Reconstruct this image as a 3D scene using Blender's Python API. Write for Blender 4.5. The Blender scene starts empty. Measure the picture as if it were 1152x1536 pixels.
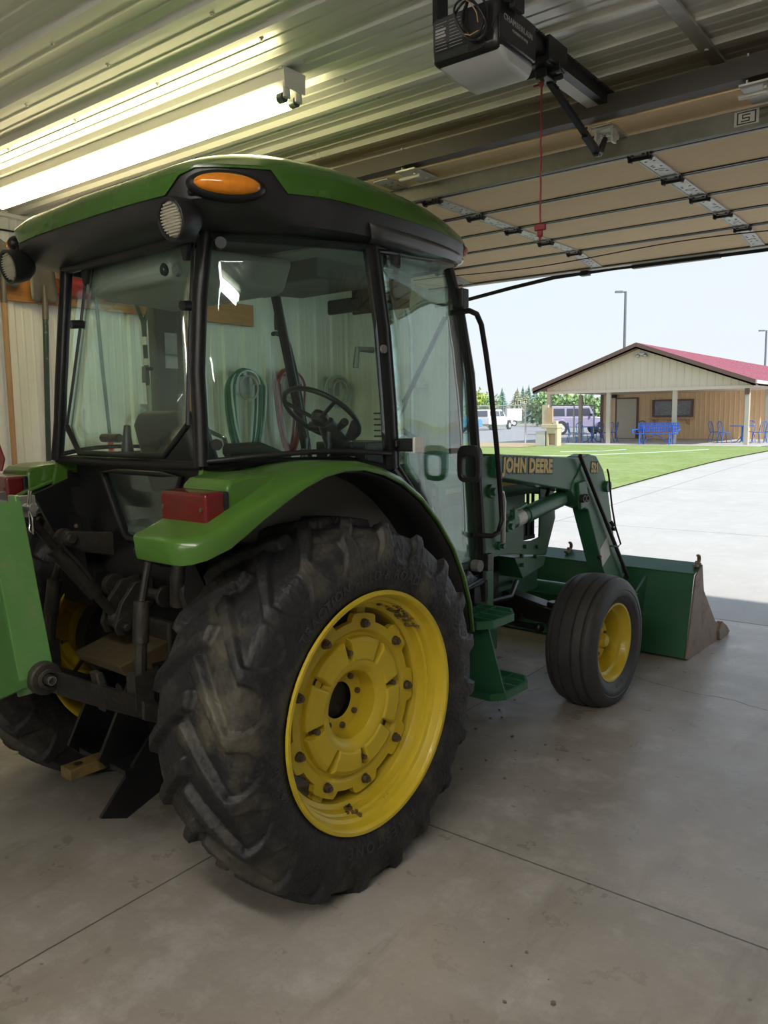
import bpy, bmesh, math, random
import numpy as np
from mathutils import Vector, Matrix, Euler
random.seed(7)
rng = np.random.default_rng(11)
C = bpy.context.scene.collection
PI = math.pi
R = math.radians

# ------------------------------------------------------------------ camera
CAM_H = 1.62
YAW, PITCH, ROLL = R(37.8614), R(6.90576), R(-0.83532)
FPX = 1180.44
_f = Vector((-math.sin(YAW)*math.cos(PITCH), math.cos(YAW)*math.cos(PITCH), -math.sin(PITCH)))
_r = Vector((math.cos(YAW), math.sin(YAW), 0))
_u = _r.cross(_f)
_c, _s = math.cos(ROLL), math.sin(ROLL)
CR, CU, CF = _c*_r + _s*_u, -_s*_r + _c*_u, _f
cam_d = bpy.data.cameras.new('camera')
cam = bpy.data.objects.new('camera', cam_d)
C.objects.link(cam)
mw = Matrix((CR, CU, -CF)).transposed().to_4x4()
mw.translation = (0, 0, CAM_H)
cam.matrix_world = mw
cam_d.sensor_fit = 'HORIZONTAL'
cam_d.sensor_width = 36
cam_d.lens = FPX/1152*36
cam_d.clip_end = 1000
cam_d.clip_start = 0.02
bpy.context.scene.camera = cam


def ground_at(px, depth, z=0.27, py=620):
    """a point of the far terrain along a bearing, at a distance"""
    d = CR*((px-576)/FPX) + CU*(-(py-768)/FPX) + CF
    return Vector((d.x*depth, d.y*depth, z))


# ------------------------------------------------------------------ materials
def nodes_of(name):
    m = bpy.data.materials.new(name)
    m.use_nodes = True
    nt = m.node_tree
    nt.nodes.clear()
    out = nt.nodes.new('ShaderNodeOutputMaterial')
    return m, nt, out


def L(nt, a, b):
    nt.links.new(a, b)


def paint(name, col, rough=0.5, metal=0.0, var=0.12, scale=6.0, col2=None, mix=0.0, mscale=3.0, bump=0.0, bscale=40.0,
          coat=0.0, spec=0.5, rvar=0.12, stretch=(1, 1, 1), emit=None, estr=0.0, lo=0.5, hi=0.7, detail=4.0):
    """painted / plain surface: base colour varied by noise, an optional second colour in patches (dust, wear), bump"""
    m, nt, out = nodes_of(name)
    p = nt.nodes.new('ShaderNodeBsdfPrincipled')
    L(nt, p.outputs[0], out.inputs[0])
    tc = nt.nodes.new('ShaderNodeTexCoord')
    mp = nt.nodes.new('ShaderNodeMapping')
    mp.inputs['Scale'].default_value = stretch
    L(nt, tc.outputs['Object'], mp.inputs[0])
    n = nt.nodes.new('ShaderNodeTexNoise')
    n.inputs['Scale'].default_value = scale
    n.inputs['Detail'].default_value = detail
    L(nt, mp.outputs[0], n.inputs['Vector'])
    mx = nt.nodes.new('ShaderNodeMix')
    mx.data_type = 'RGBA'
    mx.inputs[6].default_value = (*[max(0, c*(1-var)) for c in col], 1)
    mx.inputs[7].default_value = (*[min(1, c*(1+var)) for c in col], 1)
    L(nt, n.outputs['Fac'], mx.inputs[0])
    colout = mx.outputs[2]
    if col2 is not None:
        n2 = nt.nodes.new('ShaderNodeTexNoise')
        n2.inputs['Scale'].default_value = mscale
        n2.inputs['Detail'].default_value = 8.0
        n2.inputs['Roughness'].default_value = 0.65
        L(nt, mp.outputs[0], n2.inputs['Vector'])
        mr = nt.nodes.new('ShaderNodeMapRange')
        mr.inputs['From Min'].default_value = lo
        mr.inputs['From Max'].default_value = hi
        mr.inputs['To Max'].default_value = mix
        L(nt, n2.outputs['Fac'], mr.inputs[0])
        m2 = nt.nodes.new('ShaderNodeMix')
        m2.data_type = 'RGBA'
        L(nt, mr.outputs[0], m2.inputs[0])
        L(nt, colout, m2.inputs[6])
        m2.inputs[7].default_value = (*col2, 1)
        colout = m2.outputs[2]
    L(nt, colout, p.inputs['Base Color'])
    p.inputs['Metallic'].default_value = metal
    p.inputs['Specular IOR Level'].default_value = spec
    rr = nt.nodes.new('ShaderNodeMapRange')
    rr.inputs['To Min'].default_value = max(0.02, rough-rvar)
    rr.inputs['To Max'].default_value = min(1, rough+rvar)
    L(nt, n.outputs['Fac'], rr.inputs[0])
    L(nt, rr.outputs[0], p.inputs['Roughness'])
    if coat:
        p.inputs['Coat Weight'].default_value = coat
        p.inputs['Coat Roughness'].default_value = 0.08
    if emit is not None:
        p.inputs['Emission Color'].default_value = (*emit, 1)
        p.inputs['Emission Strength'].default_value = estr
    if bump:
        nb = nt.nodes.new('ShaderNodeTexNoise')
        nb.inputs['Scale'].default_value = bscale
        nb.inputs['Detail'].default_value = 5.0
        L(nt, mp.outputs[0], nb.inputs['Vector'])
        b = nt.nodes.new('ShaderNodeBump')
        b.inputs['Strength'].default_value = bump
        b.inputs['Distance'].default_value = 0.02
        L(nt, nb.outputs['Fac'], b.inputs['Height'])
        L(nt, b.outputs[0], p.inputs['Normal'])
    return m


def glass(name, tint=(0.78, 0.9, 0.86), refl=1.0, dust=0.03):
    m, nt, out = nodes_of(name)
    t = nt.nodes.new('ShaderNodeBsdfTransparent')
    t.inputs[0].default_value = (*tint, 1)
    g = nt.nodes.new('ShaderNodeBsdfGlossy')
    g.inputs['Roughness'].default_value = 0.01
    g.inputs[0].default_value = (0.95*refl, 1.0*refl, 0.98*refl, 1)
    fr = nt.nodes.new('ShaderNodeFresnel')
    geo = nt.nodes.new('ShaderNodeNewGeometry')
    iorm = nt.nodes.new('ShaderNodeMapRange')
    iorm.inputs['To Min'].default_value = 1.45
    iorm.inputs['To Max'].default_value = 1/1.45
    L(nt, geo.outputs['Backfacing'], iorm.inputs[0])
    L(nt, iorm.outputs[0], fr.inputs[0])
    mx = nt.nodes.new('ShaderNodeMixShader')
    L(nt, fr.outputs[0], mx.inputs[0])
    L(nt, t.outputs[0], mx.inputs[1])
    L(nt, g.outputs[0], mx.inputs[2])
    d = nt.nodes.new('ShaderNodeBsdfDiffuse')
    d.inputs[0].default_value = (0.6, 0.62, 0.56, 1)
    tc = nt.nodes.new('ShaderNodeTexCoord')
    n = nt.nodes.new('ShaderNodeTexNoise')
    n.inputs['Scale'].default_value = 9
    n.inputs['Detail'].default_value = 8
    L(nt, tc.outputs['Object'], n.inputs['Vector'])
    mr = nt.nodes.new('ShaderNodeMapRange')
    mr.inputs['From Min'].default_value = 0.35
    mr.inputs['From Max'].default_value = 0.75
    mr.inputs['To Min'].default_value = dust*0.5
    mr.inputs['To Max'].default_value = dust*2.0
    L(nt, n.outputs['Fac'], mr.inputs[0])
    m2 = nt.nodes.new('ShaderNodeMixShader')
    L(nt, mr.outputs[0], m2.inputs[0])
    L(nt, mx.outputs[0], m2.inputs[1])
    L(nt, d.outputs[0], m2.inputs[2])
    L(nt, m2.outputs[0], out.inputs[0])
    return m


def emitter(name, col, strength):
    m, nt, out = nodes_of(name)
    e = nt.nodes.new('ShaderNodeEmission')
    e.inputs[0].default_value = (*col, 1)
    e.inputs[1].default_value = strength
    L(nt, e.outputs[0], out.inputs[0])
    return m


def concrete(name, base, dark, light, joints_x=(), joints_y=(), rough=0.5, jw=0.004, tint=None, rvar=0.15):
    m, nt, out = nodes_of(name)
    p = nt.nodes.new('ShaderNodeBsdfPrincipled')
    L(nt, p.outputs[0], out.inputs[0])
    tc = nt.nodes.new('ShaderNodeTexCoord')

    def noise(scale, detail=6, rough_=0.6, stretch=None):
        n = nt.nodes.new('ShaderNodeTexNoise')
        n.inputs['Scale'].default_value = scale
        n.inputs['Detail'].default_value = detail
        n.inputs['Roughness'].default_value = rough_
        if stretch:
            mp = nt.nodes.new('ShaderNodeMapping')
            mp.inputs['Scale'].default_value = stretch
            L(nt, tc.outputs['Object'], mp.inputs[0])
            L(nt, mp.outputs[0], n.inputs['Vector'])
        else:
            L(nt, tc.outputs['Object'], n.inputs['Vector'])
        return n

    def mix(fac, a, b):
        x = nt.nodes.new('ShaderNodeMix')
        x.data_type = 'RGBA'
        L(nt, fac, x.inputs[0])
        for i, v in ((6, a), (7, b)):
            if isinstance(v, tuple):
                x.inputs[i].default_value = (*v, 1)
            else:
                L(nt, v, x.inputs[i])
        return x.outputs[2]

    def rng_(sock, a, b, lo=0.0, hi=1.0):
        x = nt.nodes.new('ShaderNodeMapRange')
        x.inputs['From Min'].default_value = a
        x.inputs['From Max'].default_value = b
        x.inputs['To Min'].default_value = lo
        x.inputs['To Max'].default_value = hi
        L(nt, sock, x.inputs[0])
        return x.outputs[0]
    big = noise(0.8, 8, 0.62)
    mid = noise(4.5, 8, 0.7)
    fine = noise(60, 4, 0.6)
    scr = noise(5.0, 6, 0.7, (1.0, 0.16, 1))
    col = mix(rng_(big.outputs['Fac'], 0.35, 0.68), base, dark)
    col = mix(rng_(mid.outputs['Fac'], 0.50, 0.68, 0, 0.85), col, light)
    col = mix(rng_(scr.outputs['Fac'], 0.56, 0.70, 0, 0.65), col, dark)
    col = mix(rng_(fine.outputs['Fac'], 0.3, 0.7, 0.0, 0.22), col, dark)
    spots = noise(19, 2, 0.5)
    col = mix(rng_(spots.outputs['Fac'], 0.73, 0.78, 0, 0.6), col, tuple(c*0.35 for c in dark))
    sx = nt.nodes.new('ShaderNodeSeparateXYZ')
    L(nt, tc.outputs['Object'], sx.inputs[0])
    jn = noise(30, 2)
    for axis, vals in ((0, joints_x), (1, joints_y)):
        for v in vals:
            a = nt.nodes.new('ShaderNodeMath')
            a.operation = 'SUBTRACT'
            L(nt, sx.outputs[axis], a.inputs[0])
            a.inputs[1].default_value = v
            w = nt.nodes.new('ShaderNodeMath')
            w.operation = 'MULTIPLY_ADD'
            L(nt, jn.outputs['Fac'], w.inputs[0])
            w.inputs[1].default_value = 0.004
            L(nt, a.outputs[0], w.inputs[2])
            b = nt.nodes.new('ShaderNodeMath')
            b.operation = 'ABSOLUTE'
            L(nt, w.outputs[0], b.inputs[0])
            col = mix(rng_(b.outputs[0], jw*0.6, jw*1.3, 0.9, 0.0), col, tuple(c*0.18 for c in dark))
    L(nt, col, p.inputs['Base Color'])
    L(nt, rng_(mid.outputs['Fac'], 0.3, 0.7, rough-rvar, rough+rvar), p.inputs['Roughness'])
    bp = nt.nodes.new('ShaderNodeBump')
    bp.inputs['Strength'].default_value = 0.12
    bp.inputs['Distance'].default_value = 0.01
    L(nt, mid.outputs['Fac'], bp.inputs['Height'])
    L(nt, bp.outputs[0], p.inputs['Normal'])
    return m


M = {}
GRN = (0.060, 0.150, 0.020)
M['green'] = paint('green_paint', GRN, 0.32, coat=0.4, var=0.08, col2=(0.12, 0.14, 0.07), mix=0.25, mscale=5)
M['loader'] = paint('green_paint_sky_tint', (0.022, 0.125, 0.055), 0.42, coat=0.05, var=0.12, col2=(0.08, 0.13, 0.09), mix=0.25, mscale=4)  # same green paint, with the sky's bluish reflection put into the colour
M['implement'] = paint('implement_green_paint', (0.09, 0.22, 0.065), 0.35, coat=0.3, col2=(0.2, 0.25, 0.12), mix=0.4, mscale=9, bump=0.1, bscale=30)
M['roofgreen'] = paint('roof_green_plastic', (0.05, 0.135, 0.018), 0.25, coat=0.3, var=0.06, scale=3)
M['yellow'] = paint('yellow_wheel_paint', (0.60, 0.45, 0.025), 0.42, coat=0.15, var=0.1, col2=(0.07, 0.05, 0.02), mix=0.8, mscale=14, lo=0.66, hi=0.74)
M['rubber'] = paint('tire_rubber', (0.014, 0.014, 0.016), 0.58, var=0.3, scale=9, col2=(0.12, 0.105, 0.075), mix=0.75, mscale=4.5, lo=0.50, hi=0.70, bump=0.25, bscale=60)
M['rubber2'] = paint('front_tire_rubber', (0.042, 0.041, 0.042), 0.6, var=0.25, scale=9, col2=(0.07, 0.066, 0.06), mix=0.5, mscale=4, lo=0.5, hi=0.7, bump=0.1, bscale=60)
M['letter'] = paint('moulded_rubber_letters', (0.036, 0.036, 0.036), 0.5)
M['letter2'] = paint('pale_scuffed_letters', (0.09, 0.088, 0.085), 0.6)
M['black'] = paint('black_plastic', (0.012, 0.012, 0.013), 0.42, var=0.2, bump=0.04, bscale=200)
M['blackgloss'] = paint('black_painted_steel', (0.008, 0.008, 0.009), 0.42, coat=0.0, spec=0.35)
M['valance'] = paint('charcoal_roof_plastic', (0.018, 0.018, 0.020), 0.42, var=0.15, col2=(0.06, 0.055, 0.05), mix=0.3, mscale=3)
M['sidecover'] = paint('grey_roof_side_cover', (0.05, 0.05, 0.052), 0.33, var=0.1)
M['grime'] = paint('greasy_dark_metal', (0.025, 0.023, 0.020), 0.55, metal=0.2, var=0.4, scale=12, col2=(0.09, 0.07, 0.045), mix=0.6, mscale=7, lo=0.5, hi=0.7, bump=0.2)
M['rust'] = paint('worn_brown_steel', (0.27, 0.20, 0.15), 0.6, metal=0.2, var=0.3, scale=9, col2=(0.12, 0.07, 0.045), mix=0.7, mscale=8, bump=0.1)
M['drawbar'] = paint('muddy_yellow_steel', (0.16, 0.11, 0.03), 0.6, var=0.3, scale=14, col2=(0.05, 0.04, 0.02), mix=0.8, mscale=10)
M['shield'] = paint('oily_brown_shield', (0.075, 0.055, 0.028), 0.5, var=0.3, scale=12, col2=(0.22, 0.15, 0.05), mix=0.6, mscale=14, lo=0.58, hi=0.66)
M['steel'] = paint('zinc_steel', (0.42, 0.42, 0.41), 0.35, metal=0.8, var=0.2, scale=20)
M['galv'] = paint('galvanised_steel', (0.50, 0.50, 0.47), 0.45, metal=0.35, var=0.25, scale=7, col2=(0.30, 0.30, 0.27), mix=0.6, mscale=9)
M['strut'] = paint('mottled_galvanised_strut', (0.16, 0.16, 0.135), 0.6, metal=0.1, var=0.35, scale=9, col2=(0.10, 0.10, 0.085), mix=0.7, mscale=12)
M['chrome'] = paint('bright_steel', (0.6, 0.6, 0.6), 0.2, metal=1.0)
M['bolt'] = paint('rusty_bolt', (0.16, 0.12, 0.08), 0.5, metal=0.6, var=0.3, scale=60)
M['glass'] = glass('cab_glass', (0.90, 0.99, 0.965), 1.0, 0.005)
M['glassrear'] = glass('rear_glass', (0.92, 0.985, 0.96), 0.9, 0.007)
M['headliner'] = paint('grey_headliner', (0.40, 0.40, 0.37), 0.8, var=0.1)
M['console'] = paint('grey_cab_plastic', (0.15, 0.15, 0.14), 0.55, var=0.1)
M['seat'] = paint('dark_seat_vinyl', (0.03, 0.028, 0.025), 0.5, var=0.2)
M['amber'] = paint('amber_lens', (0.75, 0.24, 0.01), 0.15, coat=0.6, var=0.25, scale=40, stretch=(1, 1, 0.15))
M['red'] = paint('dusty_red_lens', (0.13, 0.008, 0.010), 0.22, coat=0.4, var=0.2, scale=8, col2=(0.16, 0.05, 0.035), mix=0.5, mscale=5)
M['redrefl'] = paint('fluorescent_red_sheet', (0.75, 0.05, 0.02), 0.4)
M['redborder'] = paint('dark_red_sheet', (0.22, 0.008, 0.012), 0.35)
M['lens'] = paint('frosted_lamp_lens', (0.38, 0.36, 0.28), 0.15, coat=0.5, var=0.3, scale=60, stretch=(0.1, 0.1, 1))
M['decal'] = paint('yellow_decal', (0.62, 0.45, 0.10), 0.45)
M['decaldark'] = paint('dark_decal', (0.012, 0.014, 0.013), 0.5)
M['whitedecal'] = paint('white_decal', (0.65, 0.65, 0.62), 0.5, var=0.15, scale=50)
M['reddecal'] = paint('red_warning_decal', (0.45, 0.10, 0.05), 0.5)
M['ceil'] = paint('white_ribbed_steel_ceiling', (0.72, 0.715, 0.69), 0.32, metal=0.2, var=0.06, scale=2)
M['wall'] = paint('white_ribbed_steel_wall', (0.80, 0.80, 0.76), 0.4, var=0.05, scale=2, col2=(0.5, 0.48, 0.42), mix=0.15)
M['wallplain'] = paint('painted_shop_wall', (0.46, 0.45, 0.42), 0.7, var=0.05)
M['board'] = paint('pine_board', (0.50, 0.22, 0.06), 0.6, var=0.25, scale=5, stretch=(4, 0.5, 8), col2=(0.22, 0.09, 0.03), mix=0.6, mscale=4)
M['doortan'] = paint('tan_door_backing', (0.84, 0.64, 0.39), 0.8, var=0.14, scale=10, stretch=(2.5, 22, 1), col2=(0.70, 0.51, 0.30), mix=0.5, mscale=3, bump=0.1, bscale=60)
M['doorseam'] = paint('door_section_rail', (0.055, 0.045, 0.045), 0.4, metal=0.3)
M['doorwhite'] = paint('door_edge_white', (0.55, 0.54, 0.52), 0.4)
M['darkbrown'] = paint('dark_brown_rail', (0.05, 0.042, 0.035), 0.5)
M['maroon'] = paint('maroon_trim_steel', (0.20, 0.07, 0.065), 0.5, var=0.05)
M['concrete'] = concrete('shop_concrete', (0.45, 0.42, 0.385), (0.27, 0.24, 0.205), (0.54, 0.52, 0.50), joints_x=(-2.218,), joints_y=(2.446,), rough=0.36)
M['apron'] = concrete('driveway_concrete', (0.50, 0.49, 0.46), (0.44, 0.43, 0.40), (0.54, 0.53, 0.5), joints_x=(-0.6, 4.5, -5.2), joints_y=(6.4, 11.0, 16.0, 21.0), rough=0.75, rvar=0.1, jw=0.008)
M['asphalt'] = paint('parking_asphalt', (0.34, 0.35, 0.37), 0.9, var=0.15, scale=0.6)
M['grass'] = paint('mown_grass', (0.21, 0.29, 0.075), 0.95, var=0.5, scale=7, col2=(0.36, 0.42, 0.19), mix=0.55, mscale=1.1, lo=0.45, hi=0.7, bump=0.6, bscale=30)
M['dirt'] = paint('dry_grass_dirt', (0.42, 0.34, 0.20), 0.95, var=0.3, scale=4)
M['field'] = paint('far_field', (0.36, 0.36, 0.24), 0.95, var=0.2, scale=0.1)
M['housing'] = paint('white_enamel_housing', (0.62, 0.61, 0.56), 0.4, var=0.05)
M['socket'] = paint('white_lampholder', (0.60, 0.60, 0.55), 0.5)
M['endcap'] = paint('lamp_end_cap', (0.10, 0.12, 0.13), 0.35, metal=0.5)
M['tube'] = emitter('fluorescent_tube_glow', (1.0, 0.87, 0.45), 14.0)
M['fill_tube'] = emitter('added_fill_tube_glow', (1.0, 0.95, 0.86), 38.0)  # glow of the fill lamps added out of view
M['opener'] = paint('black_opener_plastic', (0.016, 0.016, 0.018), 0.35, var=0.15)
M['openergrey'] = paint('grey_opener_lens', (0.50, 0.52, 0.52), 0.4, var=0.08)
M['openerlabel'] = paint('opener_label', (0.04, 0.04, 0.042), 0.5)
M['labelwhite'] = paint('label_print', (0.34, 0.34, 0.33), 0.6)
M['cord_red'] = paint('red_cord', (0.24, 0.03, 0.04), 0.7)
M['redplastic'] = paint('red_plastic', (0.55, 0.03, 0.03), 0.35)
M['hose_green'] = paint('green_hose', (0.03, 0.16, 0.12), 0.4, var=0.3, scale=3)
M['hose_light'] = paint('pale_hose', (0.5, 0.62, 0.60), 0.4)
M['hose_red'] = paint('red_hose', (0.30, 0.03, 0.04), 0.4)
M['woodhandle'] = paint('ash_tool_handle', (0.40, 0.24, 0.12), 0.5, var=0.25, scale=6, stretch=(10, 10, 1))
M['darkhandle'] = paint('dark_green_handle', (0.03, 0.05, 0.04), 0.4, col2=(0.35, 0.35, 0.3), mix=0.4, mscale=20, lo=0.6, hi=0.66)
M['toolsteel'] = paint('dirty_shovel_steel', (0.16, 0.145, 0.12), 0.5, metal=0.5, var=0.3, scale=8)
M['spade'] = paint('grey_spade_steel', (0.34, 0.36, 0.34), 0.4, metal=0.5, var=0.2)
M['siding'] = paint('cream_siding', (0.68, 0.57, 0.49), 0.6, var=0.05, scale=1)
M['tan'] = paint('tan_siding', (0.82, 0.58, 0.35), 0.6, var=0.05, scale=1)
M['tandoor'] = paint('beige_door', (0.55, 0.49, 0.38), 0.5, var=0.03)
M['brown'] = paint('brown_trim', (0.15, 0.085, 0.07), 0.5, var=0.05)
M['roofpink'] = paint('faded_red_metal_roof', (0.50, 0.19, 0.24), 0.5, var=0.08, scale=1)
M['post'] = paint('weathered_post', (0.50, 0.45, 0.38), 0.7, var=0.15, scale=4, stretch=(6, 6, 0.6))
M['blue'] = paint('blue_coated_metal', (0.03, 0.13, 0.58), 0.4)
M['blue2'] = paint('faded_blue_metal', (0.05, 0.15, 0.42), 0.45)
M['dkchair'] = paint('dark_navy_metal', (0.04, 0.05, 0.12), 0.45)
M['winglass'] = paint('dark_window_pane', (0.06, 0.07, 0.075), 0.08, spec=0.8)
M['shelf'] = paint('counter_wood', (0.55, 0.38, 0.25), 0.6)
M['chain'] = paint('galvanised_fence', (0.55, 0.56, 0.56), 0.5, metal=0.3)
M['jeep'] = paint('lavender_car_paint', (0.40, 0.37, 0.52), 0.3, coat=0.5, var=0.03)
M['whitecar'] = paint('white_car_paint', (0.75, 0.76, 0.78), 0.3, coat=0.5, var=0.03)
M['bluecar'] = paint('sky_blue_car_paint', (0.10, 0.35, 0.60), 0.3, coat=0.5, var=0.03)
M['carglass'] = paint('car_window', (0.05, 0.06, 0.09), 0.06, spec=0.8)
M['cartire'] = paint('car_tire', (0.03, 0.03, 0.035), 0.7)
M['conifer'] = paint('hazy_blue_green_conifer', (0.17, 0.28, 0.24), 0.9, var=0.4, scale=1.5)  # lightened so that the needle colour carries the distance haze
M['conifer2'] = paint('hazy_olive_conifer', (0.30, 0.33, 0.22), 0.9, var=0.4, scale=1.5)  # olive needles, also paled to paint in haze
M['leaf'] = paint('bright_leaves', (0.42, 0.52, 0.12), 0.9, var=0.4, scale=1.5)
M['leaf2'] = paint('mid_green_leaves', (0.26, 0.38, 0.17), 0.9, var=0.4, scale=1.5)
M['bark'] = paint('bark', (0.13, 0.10, 0.08), 0.9)
M['poledark'] = paint('dark_light_pole', (0.16, 0.17, 0.2), 0.5)
M['cream'] = paint('cream_cabinet', (0.62, 0.52, 0.38), 0.6)
M['greycab'] = paint('pale_grey_cabinet', (0.60, 0.60, 0.58), 0.6)
M['trailer'] = paint('white_trailer', (0.8, 0.8, 0.8), 0.5)


# ------------------------------------------------------------------ mesh tools
class MB:
    def __init__(s):
        s.v, s.f, s.m = [], [], []

    def add(s, vs, fs, mi=0):
        o = len(s.v)
        s.v += [tuple(p) for p in vs]
        for f in fs:
            s.f.append(tuple(i+o for i in f))
            s.m.append(mi)
        return s

    def box(s, c, d, rot=None, mi=0):
        x, y, z = d[0]/2, d[1]/2, d[2]/2
        vs = [Vector(p) for p in ((-x, -y, -z), (x, -y, -z), (x, y, -z), (-x, y, -z), (-x, -y, z), (x, -y, z), (x, y, z), (-x, y, z))]
        if rot is not None:
            m = rot if isinstance(rot, Matrix) else Euler(rot).to_matrix()
            vs = [m @ p for p in vs]
        c = Vector(c)
        return s.add([p+c for p in vs], [(0, 3, 2, 1), (4, 5, 6, 7), (0, 1, 5, 4), (1, 2, 6, 5), (2, 3, 7, 6), (3, 0, 4, 7)], mi)

    def b6(s, x0, x1, y0, y1, z0, z1, mi=0):
        return s.box(((x0+x1)/2, (y0+y1)/2, (z0+z1)/2), (abs(x1-x0), abs(y1-y0), abs(z1-z0)), None, mi)

    def prism(s, poly, axis, a, b, mi=0):
        """polygon in the two other axes (in x,y,z order) extruded along axis from a to b"""
        def P(p, t):
            q = list(p)
            q.insert(axis, t)
            return q
        n = len(poly)
        vs = [P(p, a) for p in poly]+[P(p, b) for p in poly]
        fs = [tuple(range(n-1, -1, -1)), tuple(range(n, 2*n))]+[(i, (i+1) % n, (i+1) % n+n, i+n) for i in range(n)]
        return s.add(vs, fs, mi)

    def frame(s, outer, inner, axis, a, b, mi=0):
        """plate with a hole: outer and inner outlines of the same length"""
        def P(p, t):
            q = list(p)
            q.insert(axis, t)
            return q
        n = len(outer)
        vs = [P(p, a) for p in outer]+[P(p, a) for p in inner]+[P(p, b) for p in outer]+[P(p, b) for p in inner]
        fs = []
        for i in range(n):
            j = (i+1) % n
            fs += [(i, i+n, j+n, j), (i+2*n, j+2*n, j+3*n, i+3*n), (i, j, j+2*n, i+2*n), (i+n, i+3*n, j+3*n, j+n)]
        return s.add(vs, fs, mi)

    def tube(s, path, r, n=10, closed=False, mi=0, flat=1.0, cap=True):
        P = [Vector(p) for p in path]
        k = len(P)
        rs = r if isinstance(r, (list, tuple)) else [r]*k
        T = []
        for i in range(k):
            a = P[(i-1) % k] if (closed or i > 0) else P[i]
            b = P[(i+1) % k] if (closed or i < k-1) else P[i]
            t = (b-a)
            T.append(t.normalized() if t.length > 1e-9 else Vector((0, 0, 1)))
        up = Vector((0, 0, 1)) if abs(T[0].z) < 0.9 else Vector((0, 1, 0))
        nrm = (up-T[0]*up.dot(T[0])).normalized()
        vs = []
        for i in range(k):
            nrm = (nrm-T[i]*nrm.dot(T[i]))
            nrm = nrm.normalized() if nrm.length > 1e-6 else T[i].orthogonal().normalized()
            bn = T[i].cross(nrm)
            for j in range(n):
                a = 2*PI*(j+0.5)/n
                vs.append(P[i]+(nrm*math.cos(a)+bn*math.sin(a)*flat)*rs[i])
        fs = []
        for i in range(k if closed else k-1):
            i2 = (i+1) % k
            for j in range(n):
                j2 = (j+1) % n
                fs.append((i*n+j, i*n+j2, i2*n+j2, i2*n+j))
        if cap and not closed:
            fs += [tuple(range(n-1, -1, -1)), tuple((k-1)*n+j for j in range(n))]
        return s.add(vs, fs, mi)

    def cyl(s, a, b, r, n=16, mi=0, r2=None):
        return s.tube([a, b], [r, r if r2 is None else r2], n, mi=mi)

    def lathe(s, prof, c, axis=0, n=48, mi=0, closed=False, sign=1):
        """profile [(a, r)] turned about an axis through c"""
        vs = []
        k = len(prof)
        o = [i for i in range(3) if i != axis]
        for i in range(n):
            t = 2*PI*i/n
            for a, r in prof:
                p = [0, 0, 0]
                p[axis] = a*sign
                p[o[0]] = r*math.cos(t)
                p[o[1]] = r*math.sin(t)
                vs.append((p[0]+c[0], p[1]+c[1], p[2]+c[2]))
        fs = []
        for i in range(n):
            i2 = (i+1) % n
            for j in range(k if closed else k-1):
                j2 = (j+1) % k
                fs.append((i*k+j, i*k+j2, i2*k+j2, i2*k+j))
        return s.add(vs, fs, mi)

    def loft(s, rings, cap=True, closed_ring=True, mi=0):
        n = len(rings[0])
        vs = [p for r in rings for p in r]
        fs = []
        for i in range(len(rings)-1):
            for j in range(n if closed_ring else n-1):
                j2 = (j+1) % n
                fs.append((i*n+j, i*n+j2, (i+1)*n+j2, (i+1)*n+j))
        if cap and closed_ring:
            fs += [tuple(range(n-1, -1, -1)), tuple((len(rings)-1)*n+j for j in range(n))]
        return s.add(vs, fs, mi)

    def sphere(s, c, r, n=12, mi=0):
        rings = []
        d = r if isinstance(r, (tuple, list)) else (r, r, r)
        for i in range(1, n//2):
            t = PI*i/(n//2)
            rings.append([(c[0]+d[0]*math.sin(t)*math.cos(2*PI*j/n), c[1]+d[1]*math.sin(t)*math.sin(2*PI*j/n), c[2]+d[2]*math.cos(t)) for j in range(n)])
        return s.loft(rings, True, True, mi)

    def bolt(s, c, axis, r=0.012, h=0.012, mi=0):
        d = Vector((0, 0, 0))
        d[axis if axis >= 0 else 0] = 1
        c = Vector(c)
        return s.tube([c, c+d*h], r, 6, mi=mi)

    def mirror(s):
        q = MB()
        q.v = [(-x, y, z) for x, y, z in s.v]
        q.f = [tuple(reversed(f)) for f in s.f]
        q.m = list(s.m)
        return q

    def build(s, name, mat, parent=None, smooth=35, bevel=0.0, seg=2, fix=True, sub=0, solid=0.0):
        me = bpy.data.meshes.new(name)
        me.from_pydata(s.v, [], s.f)
        mats = mat if isinstance(mat, (list, tuple)) else [mat]
        for q in mats:
            me.materials.append(M[q] if isinstance(q, str) else q)
        if len(mats) > 1:
            me.polygons.foreach_set('material_index', s.m)
        if fix:
            bm = bmesh.new()
            bm.from_mesh(me)
            bmesh.ops.recalc_face_normals(bm, faces=bm.faces)
            bm.to_mesh(me)
            bm.free()
        if smooth:
            me.polygons.foreach_set('use_smooth', [True]*len(me.polygons))
            me.set_sharp_from_angle(angle=R(smooth))
        o = bpy.data.objects.new(name, me)
        C.objects.link(o)
        if parent is not None:
            o.parent = parent
        if solid:
            md = o.modifiers.new('thickness', 'SOLIDIFY')
            md.thickness = solid
            md.offset = 0
        if bevel:
            md = o.modifiers.new('bevel', 'BEVEL')
            md.width = bevel
            md.segments = seg
            md.limit_method = 'ANGLE'
            md.angle_limit = R(40)
        if sub:
            md = o.modifiers.new('subsurf', 'SUBSURF')
            md.levels = md.render_levels = sub
        return o


def tag(o, label=None, cat=None, group=None, kind=None):
    if label:
        o['label'] = label
    if cat:
        o['category'] = cat
    if group:
        o['group'] = group
    if kind:
        o['kind'] = kind
    return o


def empty(name, loc=(0, 0, 0), rz=0.0, parent=None):
    o = bpy.data.objects.new(name, None)
    o.empty_display_size = 0.1
    C.objects.link(o)
    o.location = loc
    o.rotation_euler = (0, 0, rz)
    if parent is not None:
        o.parent = parent
    return o


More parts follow.
